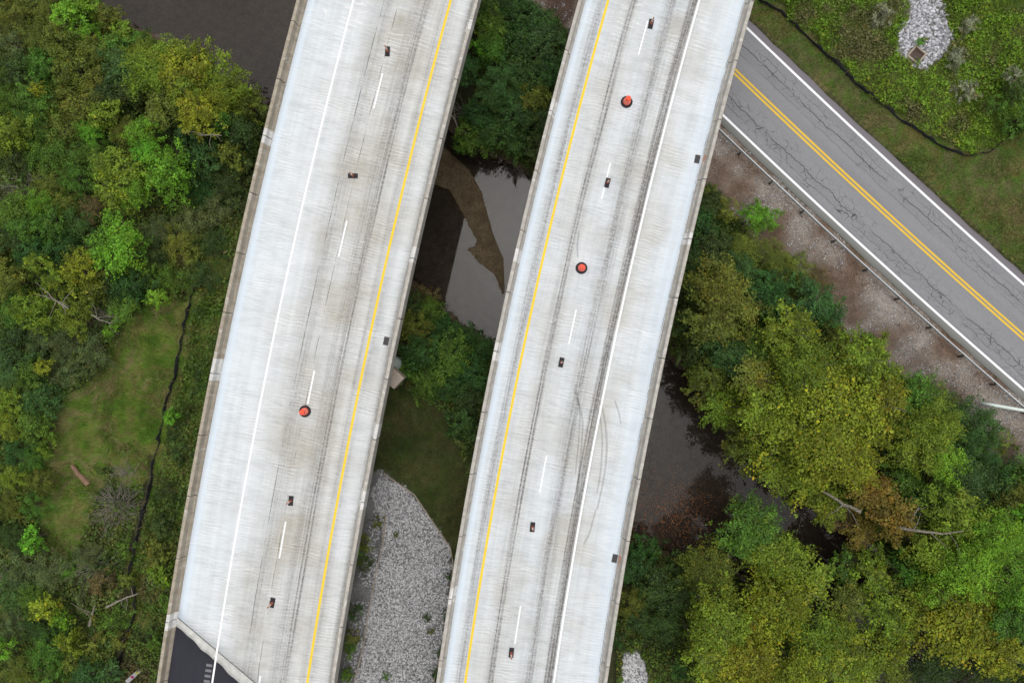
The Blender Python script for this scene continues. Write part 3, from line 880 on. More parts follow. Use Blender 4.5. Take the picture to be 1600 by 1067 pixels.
spray_patch('R', BR['R']['W']-.50, BR['R']['W']-.35, 866, 884, .095, .29, br)
pier('R', 845, 880, br, -math.radians(43), 6.8, 3)
pier('R', 995, 170, br, -math.radians(43), 6.8, 3)
def skid(pts, w):
    vs, uv, fs = [], [], []; s = 0
    P = [Vector(at(a, b, DECK)) for a, b in pts]
    # resample smoothly
    Q = []
    for i in range(len(P)-1):
        p0 = P[max(i-1, 0)]; p1 = P[i]; p2 = P[i+1]; p3 = P[min(i+2, len(P)-1)]
        for k in range(6):
            t_ = k/6
            Q.append(0.5*((2*p1)+(p2-p0)*t_+(2*p0-5*p1+4*p2-p3)*t_*t_+(3*p1-p0-3*p2+p3)*t_**3))
    Q.append(P[-1])
    for i, q in enumerate(Q):
        a = Q[max(i-1, 0)]; b = Q[min(i+1, len(Q)-1)]; t_ = (b-a).normalized(); n = Vector((-t_.y, t_.x))
        if i: s += (q-Q[i-1]).length
        for k in (-1, 1):
            p = q+n*(k*w/2); vs.append((p.x, p.y, DECK+.004)); uv.append((k, s))
    for i in range(len(Q)-1): fs.append((2*i, 2*i+1, 2*i+3, 2*i+2))
    obj('skid_mark', mesh_np('skid_mark', vs, fs, M['skid'], False, None, uv), br)
skid([(896, 606), (904, 630), (910, 655), (909, 690), (905, 735), (900, 800)], .16)
skid([(898, 600), (903, 622), (906, 650), (904, 690), (899, 740)], .12)
skid([(937, 625), (944, 650), (948, 690), (946, 730), (940, 765), (933, 795)], .16)
skid([(931, 632), (938, 655), (941, 690), (939, 730), (933, 770)], .13)
skid([(960, 625), (967, 645), (970, 662)], .12)
skid([(905, 360), (902, 385), (903, 402)], .14)
skid([(931, 795), (922, 830), (912, 850)], .14)

# ---------------------------------------------------------------- guard rail along the road
rail_i = [i for i in range(len(ROAD_W)) if 0 <= CH[i]-CH[0]]
gr = tag(obj('guard_rail', None), 'galvanized steel guard rail on short posts along the road', 'guard rail')
def road_at(ch, off):
    i = int(np.clip(np.searchsorted(CH, ch)-1, 0, len(CH)-2)); f = (ch-CH[i])/(CH[i+1]-CH[i])
    a = road_pt(i, off); b = road_pt(i+1, off)
    return a[0]+(b[0]-a[0])*f, a[1]+(b[1]-a[1])*f
def ch_of(px, py, z):
    p = np.array(at(px, py, z)); return CH[np.argmin(np.hypot(*(ROAD_W-p).T))]
ch0 = ch_of(1264, 334, 6.9); SPC = 3.85
WPROF = [(0.0, .31), (.05, .28), (.075, .22), (.05, .17), (.0, .155), (.05, .14), (.075, .09), (.05, .03), (0, 0)]
for k in range(-12, 14):
    a, b = ch0+k*SPC, ch0+(k+1)*SPC
    vs, fs = [], []
    for r in range(3):
        ch = a+(b-a)*r/2
        for dO, z in WPROF: x, y = road_at(ch, 5.02-dO); vs.append((x, y, ROADZ+.38+z))
        for dO, z in reversed(WPROF): x, y = road_at(ch, 5.07-dO); vs.append((x, y, ROADZ+.38+z))
    n = len(WPROF)*2
    for r in range(2):
        for q in range(n):
            fs.append((r*n+q, r*n+(q+1) % n, (r+1)*n+(q+1) % n, (r+1)*n+q))
    obj('rail_panel', mesh_np('rail_panel', vs, fs, M['galvanized']), gr)
    x, y = road_at(a, 5.2); x2, y2 = road_at(a, 5.11); rz = math.atan2(y-y2, x-x2)
    g = gz(x, y)
    obj('post', MB().box((0, 0, (ROADZ+.66-g+.5)/2-.5), (.10, .15, ROADZ+.66-g+.5), 0).mesh('post', M['dark_steel']), gr, (x, y, g), rz)
    obj('spacer_block', MB().box((0, 0, ROADZ+.53), (.14, .14, .30)).mesh('spacer_block', M['dark_steel']), gr, (x2-.0, y2, 0), rz)

# pale pipe fallen across the rail at the right edge
p0 = at(1536, 630, 6.6); p1 = at(1556, 633.5, 7.1); p2 = at(1604, 642, 7.15); p3 = at(1700, 660, 7.0)
pp = obj('fallen_pipe', MB().tube([(*p0, 6.3), (*p1, 7.0), (*p2, 7.15), (*p3, 6.9)], [.13, .15, .16, .16], 12).mesh('fallen_pipe', M['pale_pipe'], True))
tag(pp, 'pale green round pipe lying across the guard rail at right photo edge', 'pipe')

# ---------------------------------------------------------------- traffic drums and slim cones
def make_drum():
    r = obj('traffic_drum', None)
    obj('rubber_base', MB().lathe([(.47, 0), (.475, .05), (.45, .10), (.40, .115), (.30, .09)], 32).mesh('rubber_base', M['black_rubber'], False), r)
    obj('body', MB().lathe([(.295, .06), (.285, .30), (.262, .305), (.255, .50), (.238, .505), (.23, .70), (.215, .705), (.205, .88), (.20, .885), (.19, .96), (.15, .985), (.0001, .985)], 32).mesh('body', M['orange_plastic'], False), r)
    for z, rr in ((.24, .2895), (.44, .2595), (.64, .2345)):
        obj('reflective_band', MB().lathe([(rr, z), (rr-.002, z+.045)], 32).mesh('reflective_band', M['white_band']), r)
    hb = MB(); hb.tube([(-.11, 0, .98), (-.10, 0, 1.04), (.10, 0, 1.04), (.11, 0, .98)], .022, 8)
    obj('handle', hb.mesh('handle', M['orange_plastic']), r)
    return r
def copy_tree(o, parent=None):
    c = o.copy(); COL.objects.link(c)
    if parent: c.parent = parent
    for ch in o.children: copy_tree(ch, c)
    return c
DR = make_drum()
for i, (px, py, rz, tilt, lb) in enumerate([
        (979, 160, 0.4, 0, 'orange traffic drum on the right bridge, near the top of the photo'),
        (908.5, 419, 2.0, 0, 'orange traffic drum on the right bridge, below the photo\'s highest drum'),
        (476.8, 642.3, 1.35, 0, 'only orange traffic drum standing on the left bridge')]):
    o = DR if i == 0 else copy_tree(DR)
    x, y = at(px, py, DECK); o.location = (x, y, DECK); o.rotation_euler = (0, 0, rz)
    tag(o, lb, 'traffic drum', 'orange traffic drums on the bridges')

def make_cone():
    r = obj('slim_cone', None)
    mb = MB()
    prof = [(.19, .39, 0), (.19, .39, .05), (.165, .365, .075)]
    for a, b, z in prof:
        for x, y in ((-a, -b), (a, -b), (a, b), (-a, b)): mb.v.append((x, y, z))
    for k in range(2):
        for q in range(4):
            mb.f.append((k*4+q, k*4+(q+1) % 4, k*4+4+(q+1) % 4, k*4+4+q))
    mb.f += [(3, 2, 1, 0), (8, 9, 10, 11)]
    obj('rubber_base', mb.mesh('rubber_base', M['black_rubber']), r)
    obj('body', MB().lathe([(.115, .06), (.105, .12), (.075, .5), (.05, .98), (.045, 1.0), (.02, 1.02), (.02, 1.08), (.04, 1.1), (.035, 1.14), (.0001, 1.15)], 20).mesh('body', M['faded_orange'], True), r)
    for z, r0, r1 in ((.55, .0745, .067), (.78, .0645, .058)):
        obj('reflective_band', MB().lathe([(r0+.003, z), (r1+.003, z+.13)], 20).mesh('reflective_band', M['white_band']), r)
    return r
CN = make_cone(); TH = -0.20
cones = [(605.5, 81, TH+.15, 'slim faded orange cone on black base, nearest the top edge on the left bridge'),
         (551.5, 275, TH+1.75, 'slim cone on black base turned crosswise to its lane on the left bridge'),
         (454.5, 782, TH+.1, 'slim cone on black base below the drum of the left bridge'),
         (425.5, 941, TH, 'slim cone on black base, lowest on the left bridge'),
         (1017, 38, TH, 'slim cone on black base beside a lane dash at the top of the right bridge'),
         (949, 286, TH-.05, 'slim cone on black base between the two drums of the right bridge'),
         (877, 566, TH, 'slim cone on black base below both drums, mid right bridge'),
         (832, 823, TH+.1, 'slim cone on black base left of the lower drain grate, right bridge'),
         (799, 1019, TH+.1, 'slim cone on black base at the bottom edge of the right bridge')]
for i, (px, py, rz, lb) in enumerate(cones):
    o = CN if i == 0 else copy_tree(CN)
    x, y = at(px, py, DECK); o.location = (x, y, DECK); o.rotation_euler = (0, 0, rz)
    tag(o, lb, 'traffic cone', 'slim cones along the bridge lane lines')

# ---------------------------------------------------------------- silt fences
def silt_fence(line, zg, hgt, label):
    r = obj('silt_fence', None); tag(r, label, 'fence')
    pts = []
    for (a, b) in zip(line[:-1], line[1:]):
        n = max(1, int(math.dist(a, b)/7))
        for k in range(n): pts.append((a[0]+(b[0]-a[0])*k/n, a[1]+(b[1]-a[1])*k/n))
    pts.append(line[-1])
    W = [at(p[0]+random.uniform(-.8, .8), p[1]+random.uniform(-.8, .8), zg) for p in pts]
    G = [gz(*w) for w in W]
    vs, fs = [], []
    for i, (w, g) in enumerate(zip(W, G)):
        a = Vector(W[max(i-1, 0)]); b = Vector(W[min(i+1, len(W)-1)]); t_ = (b-a).normalized(); n = Vector((-t_.y, t_.x))
        hh = hgt*random.uniform(.45, 1.15); ln = random.uniform(-.10, .14)
        out = Vector(w).normalized()
        for off in (-.012, .012):
            vs.append((w[0]+n.x*off, w[1]+n.y*off, g-.1))
            vs.append((w[0]+n.x*off+out.x*ln, w[1]+n.y*off+out.y*ln, g+hh))
    for i in range(len(W)-1):
        a = i*4; b = a+4
        fs += [(a, a+1, b+1, b), (a+2, b+2, b+3, a+3), (a+1, a+3, b+3, b+1)]
    obj('fabric', mesh_np('fabric', vs, fs, M['silt_fabric']), r)
    st = MB().box((0, 0, .35), (.045, .045, 1.1)).mesh('stake', M['lath_wood'])
    for i in range(0, len(W), 5):
        s_ = obj('stake', st, r, (W[i][0]+.04, W[i][1], G[i])); s_.rotation_euler = (random.uniform(-.1, .1), random.uniform(-.1, .1), random.random())
silt_fence(FENCE_SW, 5.0, .75, 'black silt fence through the brush left of the left bridge')
silt_fence(FENCE_NE, 6.4, .52, 'black silt fence curving round the weeds at top right')

# ---------------------------------------------------------------- drain inlet in the white stones
x, y = at(1434, 85, 6.5); g = gz(x, y)
inl = obj('drain_inlet', None, None, (x, y, g), math.radians(-40)); tag(inl, 'square concrete drain inlet with rusty grate among white stones', 'drain inlet')
mb = MB()
for sx in (-1, 1): mb.box((sx*.58, 0, -.1), (.16, 1.32, .75))
for sy in (-1, 1): mb.box((0, sy*.58, -.1), (1.0, .16, .75))
obj('frame', mb.mesh('frame', M['concrete_tan']), inl)
for k in range(7): obj('grate_bar', MB().box((-.42+k*.14, 0, .15), (.07, 1.0, .05)).mesh('grate_bar', M['rust_iron']), inl)
obj('sump_plate', MB().box((0, 0, -.05), (1.0, 1.0, .04)).mesh('sump_plate', M['rust_iron']), inl)

# ---------------------------------------------------------------- marker post at bottom left
x, y = at(219, 1046, 8.0)
for _ in range(4):
    g = gz(x, y); x, y = at(219, 1046, g)
mk = obj('marker_post', None, None, (x, y, g), math.radians(40)); tag(mk, 'white marker post with yellow and magenta patches beside the silt fence', 'marker post')
mk.rotation_euler = (math.radians(8), 0, math.radians(-44))
obj('panel', MB().box((0, 0, .85), (.34, .03, 1.9)).mesh('panel', M['marker_white']), mk)
obj('yellow_patch', MB().box((0, 0, .45), (.31, .04, .28)).mesh('yellow_patch', M['marker_yellow']), mk)
obj('magenta_patch', MB().box((0, 0, 1.1), (.24, .045, .26)).mesh('magenta_patch', M['marker_magenta']), mk)

# ---------------------------------------------------------------- rocks
def ico():
    p = (1+5**.5)/2
    v = np.array([(-1,p,0),(1,p,0),(-1,-p,0),(1,-p,0),(0,-1,p),(0,1,p),(0,-1,-p),(0,1,-p),(p,0,-1),(p,0,1),(-p,0,-1),(-p,0,1)], float)
    v /= np.linalg.norm(v[0])
    f = np.array([(0,11,5),(0,5,1),(0,1,7),(0,7,10),(0,10,11),(1,5,9),(5,11,4),(11,10,2),(10,7,6),(7,1,8),(3,9,4),(3,4,2),(3,2,6),(3,6,8),(3,8,9),(4,9,5),(2,4,11),(6,2,10),(8,6,7),(9,8,1)])
    return v, f
IV, IF = ico()
def stones(name, x, y, size, mat, seed, tint_lo, tint_hi, flat=.6, lift=.2):
    r = np.random.default_rng(seed); n = len(x)
    s = size*r.uniform(.55, 1.5, n)
    V = IV[None]*(1+r.uniform(-.28, .28, (n, 12, 1)))*s[:, None, None]
    V = V*np.stack([r.uniform(.75, 1.3, n), r.uniform(.7, 1.1, n), r.uniform(.45, .8, n)*flat/.6], 1)[:, None, :]
    a = r.uniform(0, 6.28, n); co, si = np.cos(a)[:, None], np.sin(a)[:, None]
    Vx = V[..., 0]*co-V[..., 1]*si; Vy = V[..., 0]*si+V[..., 1]*co
    tl = r.uniform(-.5, .5, n)[:, None]
    Vz = V[..., 2]+Vx*tl
    z = hgrid(x, y)+s*lift
    P = np.stack([Vx+x[:, None], Vy+y[:, None], Vz+z[:, None]], 2).reshape(-1, 3)
    Fc = (IF[None]+(np.arange(n)*12)[:, None, None]).reshape(-1, 3)
    tnt = np.repeat(r.uniform(tint_lo, tint_hi, n), 12)[:, None]*np.array([1, 1, 1.0])
    return mesh_np(name, P, Fc, mat, False, tnt)
def scatter(poly, n, seed, reject=None, rag=.35):
    r = np.random.default_rng(seed); p = np.asarray(poly)
    lo, hi = p.min(0)-.8, p.max(0)+.8
    x = r.uniform(lo[0], hi[0], n*3); y = r.uniform(lo[1], hi[1], n*3)
    ox, oy = zone_noise(x, y, rag, 1.2, 70)
    k = in_poly(x+ox, y+oy, poly)
    if reject is not None: k &= ~reject(x, y)
    return x[k][:n], y[k][:n]
Z_BED = at_np([(590, 745), (642, 774), (702, 858), (706, 882), (692, 1000), (674, 1067), (655, 1150), (535, 1150), (560, 1067), (578, 985), (590, 900), (600, 830), (590, 795), (575, 770)], 6.0)
x, y = scatter(Z_BED, 27000, 3)
bed = obj('rock_bed', stones('rock_bed', x, y, .066, M['gravel_stone'], 4, .4, 1.4))
tag(bed, 'grey crushed stone bed between the two bridges', 'rock bed', kind='stuff')
x, y = scatter(Z_ROCK, 9000, 5, lambda x, y: in_poly(x, y, Z_BED) | (vnoise(x, y, .45, 33, 3) > .60) | under_deck(x, y, -.6))
tag(obj('loose_gravel', stones('loose_gravel', x, y, .075, M['gravel_stone'], 6, .35, 1.2)), 'loose gravel beside the left bridge above the stone bed', 'gravel', kind='stuff')
x, y = scatter(Z_ROCK2, 1700, 8, lambda x, y: under_deck(x, y, -.5))
tag(obj('rock_pile', stones('rock_pile', x, y, .09, M['gravel_stone'], 9, .6, 1.6)), 'small pale stone patch right of the right bridge, bottom edge', 'stones', kind='stuff')
# white channel stones: the big ones are single stones
wb = tag(obj('riprap_channel', None), 'white stone drainage channel at the top right', 'riprap', kind='structure')
ix_, iy_ = at(1434, 85, 6.5)
notin = lambda x, y: (np.hypot(x-ix_, y-iy_) < .78)
x, y = scatter(Z_WHITE, 1500, 12, notin, .9)
f_ = obj('stone_filler', stones('stone_filler', x, y, .13, M['white_stone'], 13, .35, 1.1, .6, .05), wb); f_['kind'] = 'stuff'
stone_meshes = []
for k in range(8):
    r = np.random.default_rng(100+k)
    V = np.sign(IV)*np.abs(IV)**.75*(1+r.uniform(-.38, .34, (12, 1)))*np.array([r.uniform(.9, 1.45), r.uniform(.55, 1.0), r.uniform(.45, .8)])
    tn = np.ones((12, 3))*r.uniform(.55, 1.25)
    stone_meshes.append(mesh_np('stone', V, IF, M['white_stone'], False, tn))
x, y = scatter(Z_WHITE, 900, 14, notin, .8)
keep = []
for a, b in zip(x, y):
    if len(keep) >= 290: break
    if all((a-c)**2+(b-e)**2 > .075 for c, e in keep): keep.append((a, b))
for k, (a, b) in enumerate(keep):
    s = random.uniform(.10, .23)
    o = obj('stone', stone_meshes[k % 8], wb, (a, b, float(hgrid(np.array([a]), np.array([b]))[0])+s*.35))
    o.rotation_euler = (random.uniform(-.4, .4), random.uniform(-.4, .4), random.uniform(0, 6.28)); o.scale = (s, s, s)

# edging strips round the stone bed
def edging(line, zg, label):
    W = [at(a, b, zg) for a, b in line]; r = obj('stone_bed_edging', None); tag(r, label, 'edging')
    for a, b in zip(W[:-1], W[1:]):
        n = max(1, int(math.dist(a, b)/2.4))
        for k in range(n):
            p = Vector(a).lerp(Vector(b), k/n); q = Vector(a).lerp(Vector(b), (k+1)/n-.006)
            m_ = (p+q)/2; ang = math.atan2(q.y-p.y, q.x-p.x); g0, g1 = gz(*p), gz(*q)
            mb = MB(); mb.box((0, 0, 0), ((q-p).length, .10, .34))
            o = obj('edging_piece', mb.mesh('edging_piece', M['concrete_tan']), r, (m_.x, m_.y, (g0+g1)/2+.05)); o.rotation_euler = (0, -math.atan2(g1-g0, (q-p).length), ang)
edging([(597, 742), (645, 775), (703, 857), (708, 880), (694, 1000), (676, 1067), (660, 1130)], 6.0, 'thin edging strip along the right side of the stone bed')
edging([(602, 806), (598, 850), (588, 905), (576, 990), (558, 1067), (548, 1110)], 6.0, 'thin edging strip along the left side of the stone bed')

# ---------------------------------------------------------------- foliage meshes
def leaves_np(P, Nrm, size, seed, tint, slim=.62):
    """rhombic leaves at points P facing Nrm"""
    r = np.random.default_rng(seed); n = len(P)
    Nrm = Nrm/np.linalg.norm(Nrm, axis=1, keepdims=True)
    a = r.normal(size=(n, 3)); a -= Nrm*np.sum(a*Nrm, 1, keepdims=True)
    a /= np.linalg.norm(a, axis=1, keepdims=True)
    b = np.cross(Nrm, a)
    s = (size*np.exp(r.normal(size=n)*.32))[:, None]
    w = s*slim*r.uniform(.7, 1.2, (n, 1))
    dn = Nrm*s*r.uniform(-.18, .05, (n, 1))
    V = np.stack([P-a*s*.5+dn, P+b*w*.5, P+a*s*.5+dn, P-b*w*.5], 1).reshape(-1, 3)
    Fc = np.arange(n*4).reshape(-1, 4)
    return V, Fc, np.repeat(tint, 4, 0)

def tint_of(r, n, base, spread, autumn):
    """per-leaf multiplier: brightness plus a drift to yellow or brown"""
    br = base*r.uniform(1-spread, 1+spread, n)
    t_ = np.stack([br, br, br], 1)
    k = r.random(n) < autumn
    t_[k] *= np.array([1.55, 1.1, .7])
    k2 = r.random(n) < .18
    t_[k2] *= np.array([1.2, 1.25, .9])
    return t_

def crown_mesh(name, seed, R, hz, nclump, nleaf, leaf, autumn=.03, gappy=.0, slim=.62):
    r = np.random.default_rng(seed)
    ph = r.uniform(0, 6.28, 5)
    # clump centres on a lumpy dome
    th = r.uniform(0, 6.283, nclump); cz = r.uniform(-.75, 1.0, nclump)
    lump = 1+.20*np.sin(2*th+ph[0])+.17*np.sin(3*th+ph[1])+.13*np.sin(5*th+ph[2])+.12*np.sin(9*th+ph[3])
    rad = np.sqrt(np.clip(1-np.clip(cz, 0, 1)**2, 0.02, 1))*lump*r.uniform(.55, 1.08, nclump)
    rc = R*r.uniform(.09, .25, nclump)*(1+.25/R)*(1.0-.35*np.clip(rad-.7, 0, 1))
    C = np.stack([np.cos(th)*rad*(R-rc*.6), np.sin(th)*rad*(R-rc*.6), cz*hz*r.uniform(.65, 1.0, nclump)], 1)
    # fill the middle
    m = nclump//4
    th2 = r.uniform(0, 6.283, m); rr = np.sqrt(r.random(m))*.65
    C[:m] = np.stack([np.cos(th2)*rr*R, np.sin(th2)*rr*R, hz*(.45+.5*r.random(m))*np.sqrt(1-rr**2)], 1)
    w = rc**2*(r.uniform(.5, 1.3, nclump)); w /= w.sum()
    ci = r.choice(nclump, nleaf, p=w)
    dv = r.normal(size=(nleaf, 3)); dv /= np.linalg.norm(dv, axis=1, keepdims=True)
    dv[:, 2] = np.where(dv[:, 2] < -.25, -dv[:, 2], dv[:, 2])
    q = r.random(nleaf)**(.42)
    er = C[:, :2]/np.maximum(np.linalg.norm(C[:, :2], axis=1, keepdims=True), 1e-6)
    an = r.normal(size=nclump)*.6; ca_, sa_ = np.cos(an), np.sin(an)
    er = np.stack([er[:, 0]*ca_-er[:, 1]*sa_, er[:, 0]*sa_+er[:, 1]*ca_], 1)[ci]
    el = r.uniform(1.2, 2.1, nclump)[ci]; rq = rc[ci]*q
    A_ = dv[:, 0]*rq*el; B_ = dv[:, 1]*rq*r.uniform(.55, .9, nclump)[ci]
    P = C[ci] + np.stack([er[:, 0]*A_-er[:, 1]*B_, er[:, 1]*A_+er[:, 0]*B_, dv[:, 2]*rq*.45-np.abs(A_)*.12], 1)
    P += r.normal(size=P.shape)*leaf*.35
    out = P/np.array([R, R, max(hz, .1)])
    Nn = dv*.55 + out*.35 + np.array([0, 0, .75]) + r.normal(size=P.shape)*.55
    cb = r.uniform(.5, 1.35, nclump)                   # every twig bunch has its own age of leaf
    base = cb[ci]
    tint = tint_of(r, nleaf, base, .28, autumn)
    ca = r.random(nclump) < autumn*3
    kk = ca[ci]; tint[kk] *= np.array([1.22, 1.0, .8])
    V, Fc, tt = leaves_np(P, Nn, leaf, seed+1, tint, slim)
    return mesh_np(name, V, Fc, M['leaf'], False, tt), C, rc

def trunk_mesh(name, seed, H, R, C, rc, base_r, mat, nl=9):
    """tapered trunk with limbs that reach into the clumps; origin at the foot, crown centre at height H"""
    r = random.Random(seed); mb = MB()
    lean = (r.uniform(-.3, .3), r.uniform(-.3, .3))
    pts = [(0, 0, -.4), (lean[0]*.3, lean[1]*.3, H*.35), (lean[0], lean[1], H*.75), (lean[0]*.6, lean[1]*.6, H+.25*R)]
    mb.tube(pts, [base_r*1.25, base_r*.85, base_r*.6, base_r*.18], 7)
    idx = list(range(len(C))); r.shuffle(idx)
    for i in idx[:nl]:
        c = C[i]; z0 = H*r.uniform(.5, .85); f = z0/H
        s = (lean[0]*f, lean[1]*f, z0); e = (c[0], c[1], H+c[2]+rc[i]*.55)
        m_ = ((s[0]+e[0])/2+r.uniform(-.2, .2)*R*.3, (s[1]+e[1])/2+r.uniform(-.2, .2)*R*.3, (s[2]*.45+e[2]*.55))
        mb.tube([s, m_, e], [base_r*.38, base_r*.22, base_r*.05], 5)
    return mb.mesh(name, mat)

def bare_mesh(name, seed, R, n, mat):
    """leafless twiggy bush"""
    r = random.Random(seed); mb = MB()
    for k in range(n):
        a = r.uniform(0, 6.28); L = R*r.uniform(.6, 1.15); el = r.uniform(.25, 1.1)
        p = Vector((r.uniform(-.25, .25)*R, r.uniform(-.25, .25)*R, 0)); d_ = Vector((math.cos(a)*math.cos(el), math.sin(a)*math.cos(el), math.sin(el)))
        pts = [tuple(p)]; q = p.copy()
        for s in range(4):
            d_ = (d_+Vector((r.uniform(-.3, .3), r.uniform(-.3, .3), r.uniform(-.35, .08)))).normalized()
            q = q+d_*L/4; pts.append(tuple(q))
            if s >= 1 and r.random() < .8:
                e = q+(d_+Vector((r.uniform(-.9, .9), r.uniform(-.9, .9), r.uniform(-.2, .5)))).normalized()*L*.3
                mb.tube([tuple(q), tuple((q+e)/2+Vector((r.uniform(-.05, .05), r.uniform(-.05, .05), 0))), tuple(e)], [.014, .010, .004], 3)
        mb.tube(pts, [.030, .024, .018, .012, .005], 4)
    return mb.mesh(name, mat)

BANK = {}
def bank(style, cls):
    """mesh variants by style and size class: list of (crown mesh, clump centres, clump radii, R, hz)"""
    key = (style, cls)
    if key in BANK: return BANK[key]
    R = {'s': 1.15, 'm': 2.1, 'l': 3.3, 'x': 4.8}[cls]
    hz = R*{'round': .72, 'fine': .62, 'syc': .62, 'low': .35}[style]
    leaf = {'round': .145, 'fine': .10, 'syc': .145, 'low': .15}[style]
    area = R*R
    nleaf = int({'round': 900, 'fine': 1350, 'syc': 860, 'low': 620}[style]*area)
    ncl = int({'round': 26, 'fine': 22, 'syc': 30, 'low': 14}[style]*area**.75)+10
    nv = {'s': 3, 'm': 4, 'l': 3, 'x': 2}[cls]
    out = []
    for k in range(nv):
        sd = abs(hash_s(style+cls))+k*17
        me, C, rc = crown_mesh('crown', sd, R, hz, ncl, nleaf, leaf, {'round': .03, 'fine': .03, 'syc': .05, 'low': .04}[style], slim={'round': .62, 'fine': .5, 'syc': .85, 'low': .7}[style])
        out.append((me, C, rc, R, hz))
    BANK[key] = out
    return out
def hash_s(s):
    h = 7
    for ch in s: h = (h*31+ord(ch)) % 9973
    return h
TRUNKS = {}

# leaf colours (reflectance)
LC = dict(yellow=(.188, .232, .018), yg=(.145, .215, .020), lime=(.130, .290, .022), green=(.082, .170, .022), dark=(.050, .086, .020), teal=(.056, .122, .032),
          olive=(.125, .158, .024), brown=(.13, .105, .04), orange=(.185, .145, .026), greyg=(.105, .145, .052), deep=(.042, .104, .022), rust=(.140, .165, .026), pale=(.24, .26, .18))
CW = dict(yellow='golden yellow-green', yg='yellow-green', lime='bright lime green', green='mid green', dark='dark green', teal='bluish green', olive='olive green', brown='brownish', orange='orange-brown', greyg='grey-green', deep='deep green', rust='rust-flecked green', pale='pale flowering')

# landmarks for the labels (photo coordinates and how one would name them)
LMK = [(330, 40, 'the river at upper left'), (126, 741, 'the fallen log'), (178, 800, 'the grey bare brush heap'), (213, 1052, 'the white marker post'), (95, 480, 'the pale dead branches'),
       (0, 0, 'the upper left photo corner'), (0, 1067, 'the lower left photo corner'), (258, 630, 'the left silt fence'), (400, 245, 'the left bridge barrier'), (180, 620, 'the grass clearing'),
       (617, 580, 'the pier under the left bridge'), (640, 900, 'the grey stone bed'), (760, 330, 'the sandbar'), (810, 130, 'the gap between the bridges'),
       (1185, 340, 'the round lime shrub by the road'), (1020, 560, 'the right bridge barrier'), (1360, 427, 'the guard rail'), (1575, 636, 'the fallen pipe'), (1360, 840, 'the big fallen trunk'),
       (1050, 800, 'the leaf-strewn river shallows'), (992, 1045, 'the small pale stone patch'), (1600, 1067, 'the lower right photo corner'), (1434, 85, 'the drain inlet'), (1275, 640, 'the largest golden sycamore'), (1200, 930, 'the bottom middle sycamore'), (1500, 870, 'the right edge trees'), (300, 130, 'the golden tree at the river'), (190, 390, 'the round lime tree')]
used_labels = {}
def make_label(px, py, rpx, ck, kindw, skip=None):
    size = 'large' if rpx > 62 else ('mid-sized' if rpx > 36 else ('small' if rpx > 22 else 'tiny'))
    cand = sorted(LMK, key=lambda l: math.hypot(l[0]-px, l[1]-py))
    for l in cand[:5]:
        dx, dy = px-l[0], py-l[1]; dd = math.hypot(dx, dy)
        if dd < 18: continue
        a = math.degrees(math.atan2(-dy, dx)) % 360
        dirs = ['right of', 'above and right of', 'above', 'above and left of', 'left of', 'below and left of', 'below', 'below and right of']
        w = dirs[int((a+22.5)//45) % 8]
        far = 'just ' if dd < 75 else ('' if dd < 150 else 'well ')
        lb = f'{size} {CW[ck]} {kindw}, {far}{w} {l[2]}'
        if lb not in used_labels and len(lb.split()) <= 16:
            used_labels[lb] = 1; return lb
    lb = f'{size} {CW[ck]} {kindw} at the edge of the photo near {cand[0][2]}'
    used_labels[lb] = used_labels.get(lb, 0)+1
    return lb

